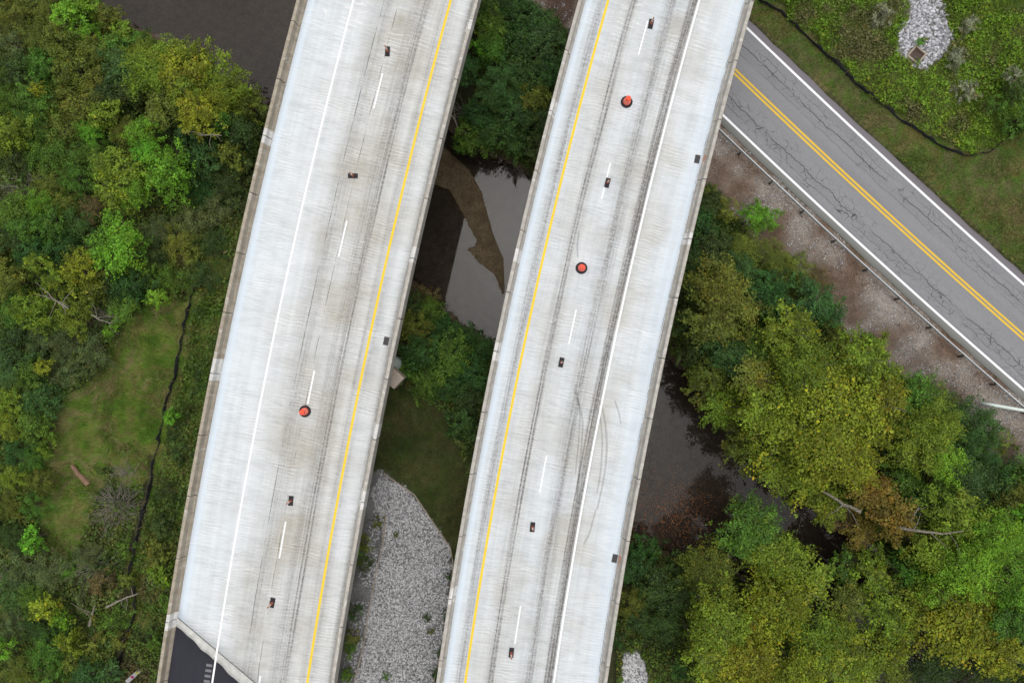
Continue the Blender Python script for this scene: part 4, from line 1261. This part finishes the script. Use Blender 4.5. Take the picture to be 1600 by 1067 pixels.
NAMED = {(190, 390): 'round lime tree, the brightest big crown of the left bank', (296, 122): 'golden yellow-green tree overhanging the river at upper left', (1185, 340): 'round lime shrub by the road, alone on the gravel edge',
         (1275, 640): 'largest golden sycamore, in the middle of the right bank canopy', (1190, 935): 'broad golden sycamore at bottom middle, right of the right bridge', (1340, 758): 'uppermost orange-brown autumn tree above the big fallen trunk',
         (1380, 794): 'widest orange-brown autumn tree, beside the dead grey limb', (182, 1044): 'tiny large-leaved bluish plant left of the white marker post', (53, 842): 'bright lime sapling below left of the bare brush heap',
         (268, 652): 'lone lime bush between the silt fence and left bridge'}
tree_n = 0
def tree(px, py, rpx, h, ck, style='round', label=None, group=None, kindw=None, limbs='bark', jit=.0):
    """one woody plant whose crown is seen at photo (px,py) with radius rpx; h = height in metres"""
    global tree_n
    tree_n += 1
    x, y = at(px, py, 4+h*.6); g = gz(x, y)
    g = max(g, -.3)
    zc = g+h*.62
    x, y = at(px, py, zc); g = max(gz(x, y), -.3)
    R = rpx*(CAMZ-zc)/F
    cls = 's' if R < 1.5 else ('m' if R < 2.65 else ('l' if R < 4.0 else 'x'))
    var = bank(style, cls); k = tree_n % len(var)
    me, C, rc, R0, hz = var[k]
    s = R/R0
    is_tree = h >= 4.0
    nm = ('tree' if is_tree else 'shrub')
    kindw = kindw or nm
    r = obj({'syc': 'sycamore_tree'}.get(style, 'broadleaf_tree') if is_tree else 'shrub', None, None, (x, y, g), random.uniform(0, 6.28))
    zs = min(1.0, h/(hz*s*1.5)) if h < hz*s*1.5 else 1.0
    cz = max(.15, h-hz*s*zs)
    tk = (style, cls, k, is_tree)
    H0 = (h-hz)/1.0
    if tk not in TRUNKS:
        H1 = max(.3, {'s': 1.2, 'm': 2.6, 'l': 5.5, 'x': 7.5}[cls])
        TRUNKS[tk] = (trunk_mesh('trunk', 50+len(TRUNKS), H1, R0, C, rc, R0*.055+.02, M['syc_bark'] if style == 'syc' else M['bark'], 12 if style == 'syc' else 8), H1)
    tm, H1 = TRUNKS[tk]
    to = obj('trunk' if is_tree else 'stem', tm, r); to.scale = (s, s, cz/H1)
    co = obj('crown' if is_tree else 'foliage', me, r, (0, 0, cz)); co.scale = (s*random.uniform(.9, 1.22), s*random.uniform(.9, 1.22), s*zs)
    c = LC[ck]; v = random.uniform(.88, 1.14)
    co.color = (c[0]*v, c[1]*v, c[2]*v, 1)
    tag(r, label or NAMED.get((px, py)) or make_label(px, py, rpx, ck, kindw), kindw, group)
    return r

GL, GG, GR = 'trees and shrubs of the left bank', 'shrubs in the gap between the bridges', 'trees on the right bank'
LEFT = [ # px, py, r, height, colour, style
 (22,28,36,3,'olive','fine'),(70,22,34,3.4,'olive','fine'),(108,26,24,3.6,'lime','round'),(134,14,22,3.4,'lime','round'),(165,28,28,3.2,'olive','round'),(190,52,22,2.6,'yg','round'),
 (20,70,34,2.8,'greyg','fine'),(58,62,32,3.2,'olive','fine'),(96,66,34,3.6,'olive','round'),(134,52,24,3.4,'lime','fine'),(150,85,32,3.2,'olive','round'),(178,78,24,3,'green','round'),(212,66,24,2.6,'green','fine'),
 (28,112,32,3,'dark','round'),(72,104,36,3.6,'green','round'),(118,112,38,4.0,'olive','round'),(155,128,28,3.4,'olive','round'),(190,110,32,3.8,'teal','round'),(208,82,26,3.2,'olive','fine'),
 (16,155,34,3.4,'green','fine'),(60,150,32,3.6,'green','round'),(66,146,13,4.0,'yellow','round'),(100,160,36,3.4,'olive','fine'),(140,165,34,3.6,'olive','round'),(176,150,26,3.4,'dark','round'),(215,142,28,3.4,'dark','round'),
 (14,212,34,4.0,'yg','round'),(52,200,36,3.2,'green','fine'),(98,200,38,3.4,'olive','fine'),(146,206,26,3.4,'lime','fine'),(168,180,24,4.2,'yg','round'),(196,205,30,3.6,'rust','fine'),
 (24,250,26,2.6,'dark','round'),(66,246,32,3.0,'green','fine'),(112,246,36,3.4,'green','fine'),(150,250,26,3.0,'green','fine'),
 (252,116,46,6.5,'yg','round'),(296,122,44,7.5,'yellow','round'),(338,126,42,7,'yg','round'),(330,158,40,7.5,'yellow','fine'),(296,150,30,6.5,'yg','round'),(224,100,30,5,'yg','fine'),(352,178,26,6,'yg','fine'),(274,140,24,5.5,'olive','round'),(268,172,34,5.5,'olive','round'),(362,150,30,7,'yg','round'),(300,98,36,7,'yg','round'),(322,188,34,7.5,'yellow','round'),
 (392,168,30,5.5,'olive','round'),(378,210,32,4.5,'dark','round'),(352,196,20,5.2,'green','round'),(366,244,24,4.4,'olive','round'),(300,206,28,4.0,'teal','round'),(256,198,26,3.6,'dark','round'),(320,250,34,4.0,'teal','round'),(288,236,22,3.4,'dark','round'),
 (232,212,26,5.5,'lime','round'),(236,240,26,5.2,'lime','round'),(268,272,40,6.4,'lime','round'),(188,278,40,5.5,'yg','round'),(216,304,26,5.0,'lime','round'),(180,310,24,4.6,'yg','fine'),(226,268,24,3.4,'dark','round'),
 (352,286,32,3.2,'dark','fine'),(386,262,24,3.0,'dark','round'),(318,300,30,2.6,'deep','fine'),(340,332,36,2.8,'greyg','fine'),(372,320,24,2.2,'dark','fine'),(300,346,34,2.8,'greyg','fine'),
 (76,290,34,3.0,'olive','fine'),(116,284,34,3.2,'green','fine'),(64,318,26,3.6,'lime','fine'),(30,328,34,3.2,'green','round'),(98,318,26,2.8,'olive','fine'),(122,350,32,3.0,'deep','fine'),(84,352,30,3.2,'green','round'),(44,362,28,3.4,'green','round'),(146,326,26,2.6,'brown','fine'),
 (16,372,28,3.2,'dark','round'),(54,398,30,3.0,'deep','round'),(96,390,34,3.2,'deep','fine'),(190,390,44,6.0,'lime','round'),(152,384,22,3.4,'green','fine'),(246,360,34,3.0,'greyg','fine'),(238,398,30,2.8,'dark','fine'),(280,384,32,2.6,'olive','fine'),
 (132,424,34,5.0,'yellow','round'),(66,412,20,4.4,'yg','round'),(98,440,24,4.4,'yg','round'),(16,438,30,4.2,'rust','round'),(24,486,30,3.6,'green','round'),(56,490,36,5.0,'yg','round'),(122,494,30,4.8,'yg','round'),(150,448,22,3.6,'olive','round'),(206,446,34,3.4,'deep','round'),(176,440,26,2.8,'dark','round'),
 (270,436,32,2.6,'green','fine'),(196,484,26,3.2,'green','round'),(252,466,19,3.4,'lime','round'),(174,516,12,2.2,'lime','round'),(230,432,24,3,'green','fine'),
 (18,530,30,3.4,'dark','round'),(62,534,30,3.2,'greyg','fine'),(106,532,34,3.4,'greyg','fine'),(144,544,34,3.0,'greyg','fine'),(24,576,32,3.8,'teal','round'),(50,586,28,3.8,'green','round'),(76,574,15,3.8,'yellow','round'),(102,580,32,3.0,'greyg','fine'),(62,626,40,3.8,'teal','fine'),
 (16,632,28,3.4,'yg','round'),(22,664,26,3.2,'yg','round'),(56,668,28,3.4,'green','round'),(78,700,22,2.6,'yg','fine'),(28,708,30,3.2,'deep','fine'),(52,716,26,3.0,'green','fine'),(62,752,28,2.8,'olive','fine'),(18,746,28,2.8,'yg','fine'),(52,790,26,2.8,'green','fine'),(18,790,28,2.8,'olive','fine'),
 (53,842,19,3.6,'lime','round'),(20,836,30,3.0,'dark','fine'),(40,884,34,3.2,'greyg','fine'),(86,892,34,3.2,'greyg','fine'),(22,924,32,3.4,'teal','fine'),(56,932,28,3.4,'green','fine'),(106,890,18,1.6,'lime','fine'),(138,868,30,2.6,'greyg','fine'),
 (80,942,22,4.0,'yellow','round'),(100,962,18,3.4,'lime','round'),(112,1000,22,3.6,'yellow','round'),(60,980,28,3.4,'deep','fine'),(24,974,28,3.2,'greyg','fine'),(74,1018,36,3.2,'green','fine'),(12,1010,18,3.6,'lime','round'),(34,1046,30,2.8,'olive','fine'),(82,1058,26,3.0,'green','fine'),
 (140,1052,30,2.8,'teal','round'),(182,1044,17,2.2,'teal','syc'),(148,1004,24,2.4,'olive','fine'),(176,976,26,2.0,'green','fine'),(190,1000,16,1.5,'olive','fine'),(116,1034,22,2.4,'olive','fine'),(136,938,24,2.2,'greyg','fine'),(160,910,24,2.2,'brown','fine'),
 (246,868,24,2.2,'olive','round'),(252,822,20,1.8,'dark','round'),(256,900,24,2.4,'yg','round'),(198,858,18,1.8,'green','fine'),(268,652,14,2.2,'lime','round'),(262,768,26,1.8,'dark','fine'),(282,706,22,1.6,'dark','fine'),(316,430,30,2.0,'dark','fine'),(332,380,28,2.2,'dark','fine'),(296,416,24,2.0,'olive','fine'),(200,904,16,1.6,'olive','round'),(258,946,16,1.6,'green','round'),(246,1002,14,1.4,'green','round'),
 (-20,120,40,3.4,'green','fine'),(-24,400,38,3.4,'olive','round'),(-22,820,38,3.2,'green','fine'),
]
for a in LEFT:
    tree(a[0], a[1], a[2], a[3]*(.72 if a[5] == 'fine' else .9), a[4], a[5], group=GL)

GAP = [
 (742,20,34,5,'green','round'),(766,54,30,5,'green','round'),(802,22,30,3.6,'deep','round'),(838,36,34,4,'deep','round'),(768,84,26,5,'green','round'),(752,80,18,4.4,'lime','round'),(816,66,36,4.4,'deep','round'),(854,76,32,4.4,'teal','round'),
 (728,112,28,4,'teal','round'),(782,132,38,5.5,'teal','fine'),(830,116,36,4.6,'deep','round'),(864,116,26,4,'deep','round'),(770,160,26,4.2,'teal','fine'),(838,152,32,4,'olive','round'),(810,176,34,4,'teal','round'),(752,186,28,4.4,'deep','round'),(848,190,26,3.6,'dark','round'),
 (744,214,34,4.8,'green','round'),(774,214,32,4.8,'deep','round'),(806,222,30,4.0,'deep','round'),(836,232,24,3.4,'dark','round'),(728,228,20,3.6,'green','round'),
 (640,480,26,2.6,'dark','round'),(664,462,20,2.2,'brown','round'),(672,486,26,3.0,'green','round'),(646,512,28,2.8,'olive','round'),(690,514,28,2.8,'deep','round'),(722,532,28,3.0,'deep','round'),(756,546,26,2.6,'deep','round'),
 (660,552,34,3.2,'deep','round'),(700,560,36,3.6,'green','round'),(740,582,32,3.0,'deep','round'),(634,580,18,2.2,'green','round'),(668,600,26,2.4,'green','round'),(704,608,32,2.8,'deep','round'),(734,628,28,2.6,'dark','round'),(722,662,24,2.4,'deep','round'),(742,680,22,2.2,'dark','round'),(742,720,18,2,'dark','fine'),
 (572,850,16,1.6,'olive','fine'),(564,880,20,1.8,'dark','fine'),(560,862,7,1.8,'lime','round'),(556,960,16,1.6,'dark','fine'),(552,992,14,1.6,'rust','fine'),(548,1012,13,1.5,'green','round'),(540,1056,12,1.2,'green','round'),(702,900,8,1.0,'dark','fine'),(698,960,9,1.0,'deep','fine'),(688,1020,9,1.0,'deep','fine'),(680,1056,9,1.0,'deep','fine'),(590,816,9,1.0,'olive','fine'),(664,968,7,.6,'dark','fine'),(672,990,6,.5,'olive','fine'),(604,1058,7,.6,'green','fine'),(618,838,5,.5,'olive','fine'),
]
for a in GAP:
    tree(a[0], a[1], a[2], a[3], a[4], a[5], group=GG)

RIGHT = [
 (1108,316,30,2.6,'dark','round'),(1096,352,30,3.0,'deep','round'),(1140,330,24,2.2,'olive','fine'),(1185,340,27,3.2,'lime','syc'),(1116,388,34,3.4,'dark','round'),(1160,388,32,3.0,'olive','fine'),(1084,410,28,3.4,'dark','round'),(1202,400,34,2.6,'olive','fine'),(1236,424,32,2.4,'olive','fine'),(1156,420,28,3.4,'teal','round'),(1110,300,14,1.6,'olive','fine'),
 (1130,470,56,9,'rust','round'),(1104,502,38,8,'rust','round'),(1082,450,28,4,'dark','round'),(1194,450,34,4,'deep','round'),(1212,482,28,4,'teal','round'),(1262,470,38,5,'teal','round'),(1290,496,26,3.6,'deep','fine'),(1232,510,24,6,'yg','syc'),(1276,440,26,2.4,'brown','fine'),(1310,530,22,2.2,'rust','fine'),
 (1064,500,22,3.2,'dark','round'),(1080,548,28,5,'dark','round'),(1128,546,36,6,'teal','round'),(1100,582,36,7,'olive','round'),(1146,570,30,6.5,'teal','round'),(1180,552,38,6.5,'green','round'),(1090,612,24,6.5,'olive','syc'),
 (1216,520,40,10,'yg','syc'),(1275,640,92,14,'yellow','syc'),(1240,570,54,13,'yg','syc'),(1330,560,46,11,'yg','syc'),(1190,636,58,12,'yg','syc'),(1165,590,34,9.5,'rust','syc'),(1300,710,52,12,'yellow','syc'),(1216,720,54,11.5,'yg','syc'),(1350,630,46,11,'yellow','syc'),(1122,634,34,8.5,'yg','syc'),(1270,770,36,10,'yg','syc'),(1160,680,36,9,'olive','syc'),
 (1350,540,24,4,'green','round'),(1374,590,30,3.4,'dark','round'),(1416,612,36,6,'green','round'),(1440,660,50,8,'yg','round'),(1420,700,44,8,'yg','round'),(1462,716,34,7,'lime','round'),(1390,700,26,3.6,'dark','round'),(1474,640,34,4,'deep','fine'),(1520,660,42,4.4,'deep','fine'),(1500,700,36,4.2,'deep','fine'),(1530,700,34,3.4,'deep','fine'),(1508,752,44,5,'teal','fine'),(1556,740,34,3.4,'deep','fine'),(1450,770,34,5.5,'green','round'),(1398,746,30,5,'green','round'),(1568,690,22,2.4,'olive','fine'),(1580,780,30,4,'olive','round'),
 (1340,758,36,7.5,'orange','syc'),(1380,794,38,8,'orange','syc'),(1326,820,28,7,'orange','syc'),(1296,800,22,6,'brown','syc'),(1420,780,24,5,'teal','round'),
 (1480,800,44,8.5,'yg','round'),(1540,830,50,9,'lime','round'),(1600,820,42,8,'lime','round'),(1440,850,44,8,'yg','round'),(1500,880,54,9,'lime','round'),(1580,900,50,9,'lime','round'),(1560,960,40,7,'green','round'),(1410,880,36,6.5,'green','round'),
 (1480,960,64,11,'yellow','syc'),(1420,930,46,9.5,'yg','syc'),(1540,1010,34,8.5,'yellow','syc'),(1388,980,34,7.5,'yg','syc'),(1600,1000,42,5,'teal','round'),(1450,1040,46,5,'dark','round'),(1540,1056,44,5,'dark','round'),(1390,1050,30,5,'olive','round'),
 (1160,820,46,10,'green','syc'),(1100,880,46,9,'olive','syc'),(1200,860,46,10.5,'yg','syc'),(1240,900,44,10,'yg','syc'),(1190,935,66,12.5,'yellow','syc'),(1110,960,48,11,'yg','syc'),(1262,980,54,11,'yg','syc'),(1150,1020,54,12,'yellow','syc'),(1090,1010,34,10,'yg','syc'),(1230,1050,52,11.5,'yellow','syc'),(1310,930,34,8,'olive','syc'),(1330,1040,34,8,'yg','syc'),(1120,1070,36,10,'yellow','syc'),(1300,880,24,6.5,'green','syc'),
 (990,880,34,4.4,'deep','round'),(1020,910,34,4.4,'dark','round'),(986,940,26,3.2,'olive','fine'),(1050,932,30,4.4,'dark','round'),(1000,966,26,3,'dark','round'),(1036,976,26,3.6,'dark','round'),(1056,1040,22,3.2,'deep','fine'),(1008,850,22,3,'deep','round'),(966,1000,16,1.8,'deep','fine'),(1060,880,28,4.4,'dark','round'),
 (1345,890,34,8,'yg','syc'),(1362,945,38,9,'yg','syc'),(1305,985,34,8.5,'yellow','syc'),(1368,1008,34,8.5,'yg','syc'),(1290,1030,36,9,'yg','syc'),(1320,860,18,5,'olive','syc'),(1440,900,36,8,'yg','syc'),
 (1612,1080,40,5,'green','round'),(1640,740,40,5,'green','round'),
 # weeds and bushes north-east of the road
 (1590,140,22,2.4,'dark','round'),(1594,190,22,2.4,'green','round'),(1566,160,18,1.8,'green','fine'),(1500,88,18,1.4,'pale','fine'),(1514,140,20,1.4,'pale','fine'),(1376,20,20,1.3,'pale','fine'),(1520,36,16,1.3,'pale','fine'),(1586,120,16,1.8,'pale','fine'),(1440,66,7,.7,'lime','fine'),(1447,62,6,.6,'yg','fine'),(1434,97,6,.5,'lime','fine'),
]
for a in RIGHT:
    tree(a[0], a[1], a[2], a[3] if a[3] < 6 else 6+(a[3]-6)*.55, a[4], a[5], group=GR if a[0] > 0 and a[1] > 250 else None)

# ---------------------------------------------------------------- bare bushes, logs, dead branches
for i, (px, py, rp, n, lb) in enumerate([
        (178, 796, 44, 150, 'largest heap of grey leafless brush below the fallen log'), (188, 742, 24, 70, 'grey leafless twigs right of the fallen log'),
        (28, 290, 38, 90, 'grey leafless bush left edge, beside olive shrubs'), (155, 884, 34, 90, 'brownish leafless bush below the grey brush heap'),
        (12, 896, 22, 50, 'small grey leafless bush at the left photo edge'), (92, 428, 22, 40, 'grey bare twigs above the pale dead branches'), (722, 150, 26, 40, 'dark bare twigs beside the left bridge in the gap'), (150, 492, 26, 50, 'grey bare twigs right of the pale dead branches'),
        (1392, 690, 22, 40, 'bare twigs in a hole of the right bank canopy'), (1430, 790, 26, 40, 'bare twigs below the yellow-green trees by the guard rail'), (130, 545, 28, 50, 'grey bare twigs at the top of the clearing'), (1400, 28, 16, 30, 'bare brown weeds left of the white stones')]):
    x, y = at(px, py, 5.5); g = gz(x, y)
    R = rp*(CAMZ-g-.5)/F
    b = obj('bare_bush', bare_mesh('bare_bush', 300+i, R, n, M['twig_grey']), None, (x, y, g)); tag(b, lb, 'bare bush', 'leafless bushes')
def log(name, pts, rad, mat, label, cat, branches=0):
    W = []
    for px, py, h in pts:
        x, y = at(px, py, 4+h); g = gz(x, y); g = max(g, 0)
        x, y = at(px, py, g+h); W.append((x, y, max(gz(x, y), 0)+h))
    mb = MB()
    W2 = []
    for i in range(len(W)-1):
        for k in range(3):
            t_ = k/3; p = Vector(W[i]).lerp(Vector(W[i+1]), t_); W2.append(tuple(p+Vector((random.uniform(-.05, .05), random.uniform(-.05, .05), 0))))
    W2.append(W[-1])
    n = len(W2); rr = [rad[0]+(rad[1]-rad[0])*i/(n-1) for i in range(n)]
    mb.tube(W2, rr, 8)
    for k in range(branches):
        i = random.randint(1, n-2); p = Vector(W2[i]); a = random.uniform(0, 6.28); L = random.uniform(.8, 2.0)
        e = p+Vector((math.cos(a)*L, math.sin(a)*L, random.uniform(-.1, .5)*L)); m_ = (p+e)/2+Vector((random.uniform(-.2, .2), random.uniform(-.2, .2), .1))
        mb.tube([tuple(p), tuple(m_), tuple(e)], [rr[i]*.5, rr[i]*.3, .012], 5)
    tag(obj(name, mb.mesh(name, mat)), label, cat)
log('fallen_log', [(113, 727, .45), (121, 738, .35), (128, 746, .3), (138, 757, .3)], (.17, .26), M['log_wood'], 'short reddish brown fallen log lying in the grass clearing', 'log')
log('fallen_tree', [(1318, 812, 3.4), (1350, 845, 3.2), (1385, 878, 3.0), (1408, 900, 2.8)], (.26, .18), M['syc_bark'], 'big fallen trunk leaning over the river below the orange tree', 'trunk', 4)
log('fallen_tree', [(1280, 764, 8.5), (1312, 785, 8.2), (1340, 797, 8)], (.08, .17), M['syc_bark'], 'grey bare trunk above the orange-brown trees', 'trunk', 3)
log('dead_limb', [(1398, 824, 7.4), (1440, 830, 7.2), (1470, 833, 7.0), (1505, 829, 7.4)], (.15, .04), M['syc_bark'], 'dead grey limb right of the orange tree', 'limb', 3)
log('dead_limb', [(66, 450, 4.2), (80, 464, 4.6), (92, 472, 4.8), (106, 482, 4.4)], (.03, .09), M['twig_grey'], 'pale dead branches among yellow-green trees at left', 'limb', 8)
log('dead_limb', [(143, 492, 3.2), (156, 500, 3.4), (176, 506, 3.2)], (.06, .03), M['twig_grey'], 'thin dead branch at the top of the grass clearing', 'limb', 4)
log('dead_limb', [(702, 180, 3.0), (712, 190, 3.4), (716, 206, 3.6), (722, 212, 3.2)], (.09, .03), M['twig_grey'], 'pale crooked dead branch beside the left bridge', 'limb', 3)
log('dead_limb', [(168, 947, .8), (190, 936, .8), (215, 928, .8)], (.10, .05), M['twig_grey'], 'thin grey branch lying towards the left silt fence', 'limb', 3)
log('dead_limb', [(142, 975, .9), (146, 962, 1.0), (149, 945, 1.0)], (.17, .08), M['syc_bark'], 'upright brown stub above the yellow shrub', 'limb', 2)
log('dead_limb', [(310, 211, 5.2), (330, 211, 5.6), (346, 212, 5.2)], (.08, .04), M['twig_grey'], 'thin grey branch below the golden river tree', 'limb', 3)
log('dead_limb', [(1436, 790, 5.5), (1424, 810, 5.0), (1412, 832, 4.4)], (.05, .10), M['twig_grey'], 'thin bare limb slanting above the dead grey limb', 'limb', 3)
log('driftwood', [(1165, 1058, 1), (1130, 1048, .8), (1060, 1050, .5)], (.05, .12), M['bark'], 'dark branch on the ground at the bottom right of the right bridge', 'branch', 1)

# ---------------------------------------------------------------- ground cover (uncountable)
def box_pts(r, boxes, dens):
    xs, ys = [], []
    for (a, b, c, e) in boxes:             # photo rows and columns at ground level
        x0, y0 = at(a, e, 4.0); x1, y1 = at(c, b, 4.0)
        m = int((x1-x0)*(y1-y0)*dens)
        xs.append(r.uniform(x0, x1, m)); ys.append(r.uniform(y0, y1, m))
    return np.concatenate(xs), np.concatenate(ys)
def cover(name, n, region, seed, size, hgt, palette, label, cat, nscale=.35, up=.9, slim=.7, boxes=()):
    r = np.random.default_rng(seed)
    x, y = box_pts(r, boxes, n)
    k = region(x, y); x, y = x[k], y[k]
    m = len(x)
    hn = vnoise(x, y, .8, seed+5, 3)
    z = hgrid(x, y)+hgt*(.15+.85*r.random(m))*np.clip(hn*1.8-.25, .15, 1.2)
    v = np.clip((vnoise(x, y, nscale, seed+1, 4)-.25)*2.0, 0, .999)
    pal = np.array(palette); i = v*(len(pal)-1); i0 = i.astype(int); f = (i-i0)[:, None]
    c = pal[i0]*(1-f)+pal[np.minimum(i0+1, len(pal)-1)]*f
    c = c*r.uniform(.6, 1.4, (m, 1))*(.65+.7*vnoise(x, y, 1.6, seed+2, 2))[:, None]
    kk = r.random(m) < .05; c[kk] *= np.array([1.7, 1.1, .8])
    N_ = r.normal(size=(m, 3))*.6+np.array([0, 0, up])
    V, Fc, tt = leaves_np(np.stack([x, y, z], 1), N_, size, seed+3, c, slim)
    o = obj(name, mesh_np(name, V, Fc, M['cover_leaf'], False, tt)); tag(o, label, cat, kind='stuff')

FENCE_W = at_np(FENCE_SW, 5.0)
def r_brush(x, y):
    z = zones(x, y)
    ok = ~(z['road'] | z['shoulder'] | z['ne'] | z['clear'] | z['gapgrass'] | z['rock'] | z['rock2'] | z['white'] | z['river'])
    ok &= dist_line(x, y, FENCE_W) > .55
    return ok & (~z['deck'] | (vnoise(x, y, .5, 77, 2) > .62))
cover('undergrowth', 105, r_brush, 21, .20, 1.1, [(.046, .082, .022), (.075, .125, .022), (.095, .160, .024), (.115, .138, .032), (.085, .160, .024), (.125, .115, .046)], 'tangled green undergrowth between the trees on both banks', 'undergrowth',
      boxes=[(-60, -60, 450, 1130), (600, -60, 900, 860), (960, 240, 1660, 1130)])
def blades(name, n, region, seed, L, W_, palette, label, cat, nscale=.5, lean=.7, boxes=()):
    r = np.random.default_rng(seed)
    x, y = box_pts(r, boxes, n)
    k = region(x, y); x, y = x[k], y[k]; m = len(x)
    z = hgrid(x, y)
    v = np.clip((vnoise(x, y, nscale, seed+1, 4)-.25)*2.0, 0, .999)
    pal = np.array(palette); i = v*(len(pal)-1); i0 = i.astype(int); f = (i-i0)[:, None]
    c = pal[i0]*(1-f)+pal[np.minimum(i0+1, len(pal)-1)]*f
    c = c*r.uniform(.65, 1.35, (m, 1))*(.7+.6*vnoise(x, y, 2.2, seed+2, 2))[:, None]
    flow = vnoise(x, y, .25, seed+9, 2)*12.0
    a = flow+r.normal(size=m)*.9; l = L*r.uniform(.5, 1.4, m)*(.6+.8*vnoise(x, y, .9, seed+4, 2)); ln = lean*r.uniform(.5, 1.2, m)
    w = W_*r.uniform(.6, 1.4, m)
    dx, dy = np.cos(a)*l*ln, np.sin(a)*l*ln; h = l*np.sqrt(np.clip(1-np.minimum(ln, .97)**2, .05, 1))
    px_, py_ = -np.sin(a)*w/2, np.cos(a)*w/2
    V = np.stack([np.stack([x-px_, y-py_, z], 1), np.stack([x+px_, y+py_, z], 1), np.stack([x+dx, y+dy, z+h], 1)], 1).reshape(-1, 3)
    o = obj(name, mesh_np(name, V, np.arange(m*3).reshape(-1, 3), M['cover_leaf'], False, np.repeat(c, 3, 0))); tag(o, label, cat, kind='stuff')
GP = [(.13, .25, .034), (.19, .28, .048), (.27, .26, .09), (.16, .28, .038), (.32, .28, .13), (.155, .26, .038)]
def r_clear(x, y):
    z = zones(x, y); return (z['clear'] | (z['side'] & ~z['river'])) & ~z['deck']
blades('long_grass', 330, r_clear, 31, .42, .05, GP, 'long green and straw coloured grass in the left clearing', 'grass', boxes=[(60, 280, 430, 980)])
def r_gap(x, y):
    z = zones(x, y); return z['gapgrass'] & ~z['rock']
blades('gap_grass', 420, r_gap, 33, .26, .035, [(.065, .11, .024), (.098, .13, .034), (.135, .135, .05), (.08, .13, .028)], 'short dull green grass between the bridges above the stone bed', 'grass', boxes=[(550, 595, 745, 875)])
def r_verge(x, y):
    z = zones(x, y); return z['verge'] & (z['rd'] < -4.75)
blades('verge_grass', 260, r_verge, 35, .20, .04, [(.10, .20, .028), (.15, .22, .038), (.19, .17, .048), (.11, .235, .028), (.21, .20, .09), (.115, .22, .03)], 'short mown verge grass between the road and the silt fence', 'grass', .35, boxes=[(1130, -40, 1660, 460)])
def r_weeds(x, y):
    z = zones(x, y); return z['ne'] & ~z['verge'] & ~z['white'] & ~z['deck'] & (z['rd'] < -5)
cover('weeds', 150, r_weeds, 41, .17, .5, [(.15, .15, .06), (.135, .23, .024), (.16, .30, .022), (.14, .24, .024), (.18, .28, .022), (.17, .17, .065), (.13, .25, .024)], 'bright green weeds around the white stone channel', 'weeds', .3, boxes=[(1100, -60, 1660, 270)])
blades('weed_stems', 120, r_weeds, 43, .5, .045, [(.11, .17, .03), (.14, .20, .03), (.16, .15, .06), (.12, .19, .03)], 'tall grassy stems among the weeds at top right', 'grass', .4, boxes=[(1100, -60, 1660, 270)])
def r_shoulder(x, y):
    z = zones(x, y); n = vnoise(x, y, .55, 61, 3)
    return ((z['rd'] > 4.35) & (z['rd'] < 5.4)) | (z['shoulder'] & (n > .5) & ~z['deck'])
cover('leaf_litter', 60, r_shoulder, 51, .085, .05, [(.10, .055, .035), (.15, .085, .055), (.20, .16, .13), (.11, .055, .04), (.17, .13, .10)], 'reddish brown leaf litter strewn along the guard rail', 'leaves', .6, 1.4, boxes=[(1080, 180, 1660, 800)])
sx = np.array([]);
r = np.random.default_rng(63)
x = r.uniform(-58, 58, 160000); y = r.uniform(-42, 42, 160000)
zz = zones(x, y); k = zz['shoulder'] & ~zz['deck'] & (vnoise(x, y, .38, 23, 3) > .45)
x, y = x[k][:6500], y[k][:6500]
tag(obj('shoulder_gravel', stones('shoulder_gravel', x, y, .055, M['gravel_stone'], 64, .4, 1.1)), 'fine grey gravel on the bank below the guard rail', 'gravel', kind='stuff')
# leaves floating on the shallows
n = 2600
P = at_np(np.stack([r.normal(1055, 42, n), r.normal(805, 34, n)], 1), 0.0)
k = (river_sd(P[:, 0], P[:, 1]) > .1); P = P[k]; m = len(P)
c = np.array([(.22, .09, .03)])*r.uniform(.5, 1.5, (m, 1))
V, Fc, tt = leaves_np(np.column_stack([P, np.full(m, .012)]), np.tile([0, 0, 1.0], (m, 1))+r.normal(size=(m, 3))*.05, .085, 65, c, .7)
tag(obj('floating_leaves', mesh_np('floating_leaves', V, Fc, M['cover_leaf'], False, tt)), 'orange leaves floating in the shallows right of the right bridge', 'leaves', kind='stuff')
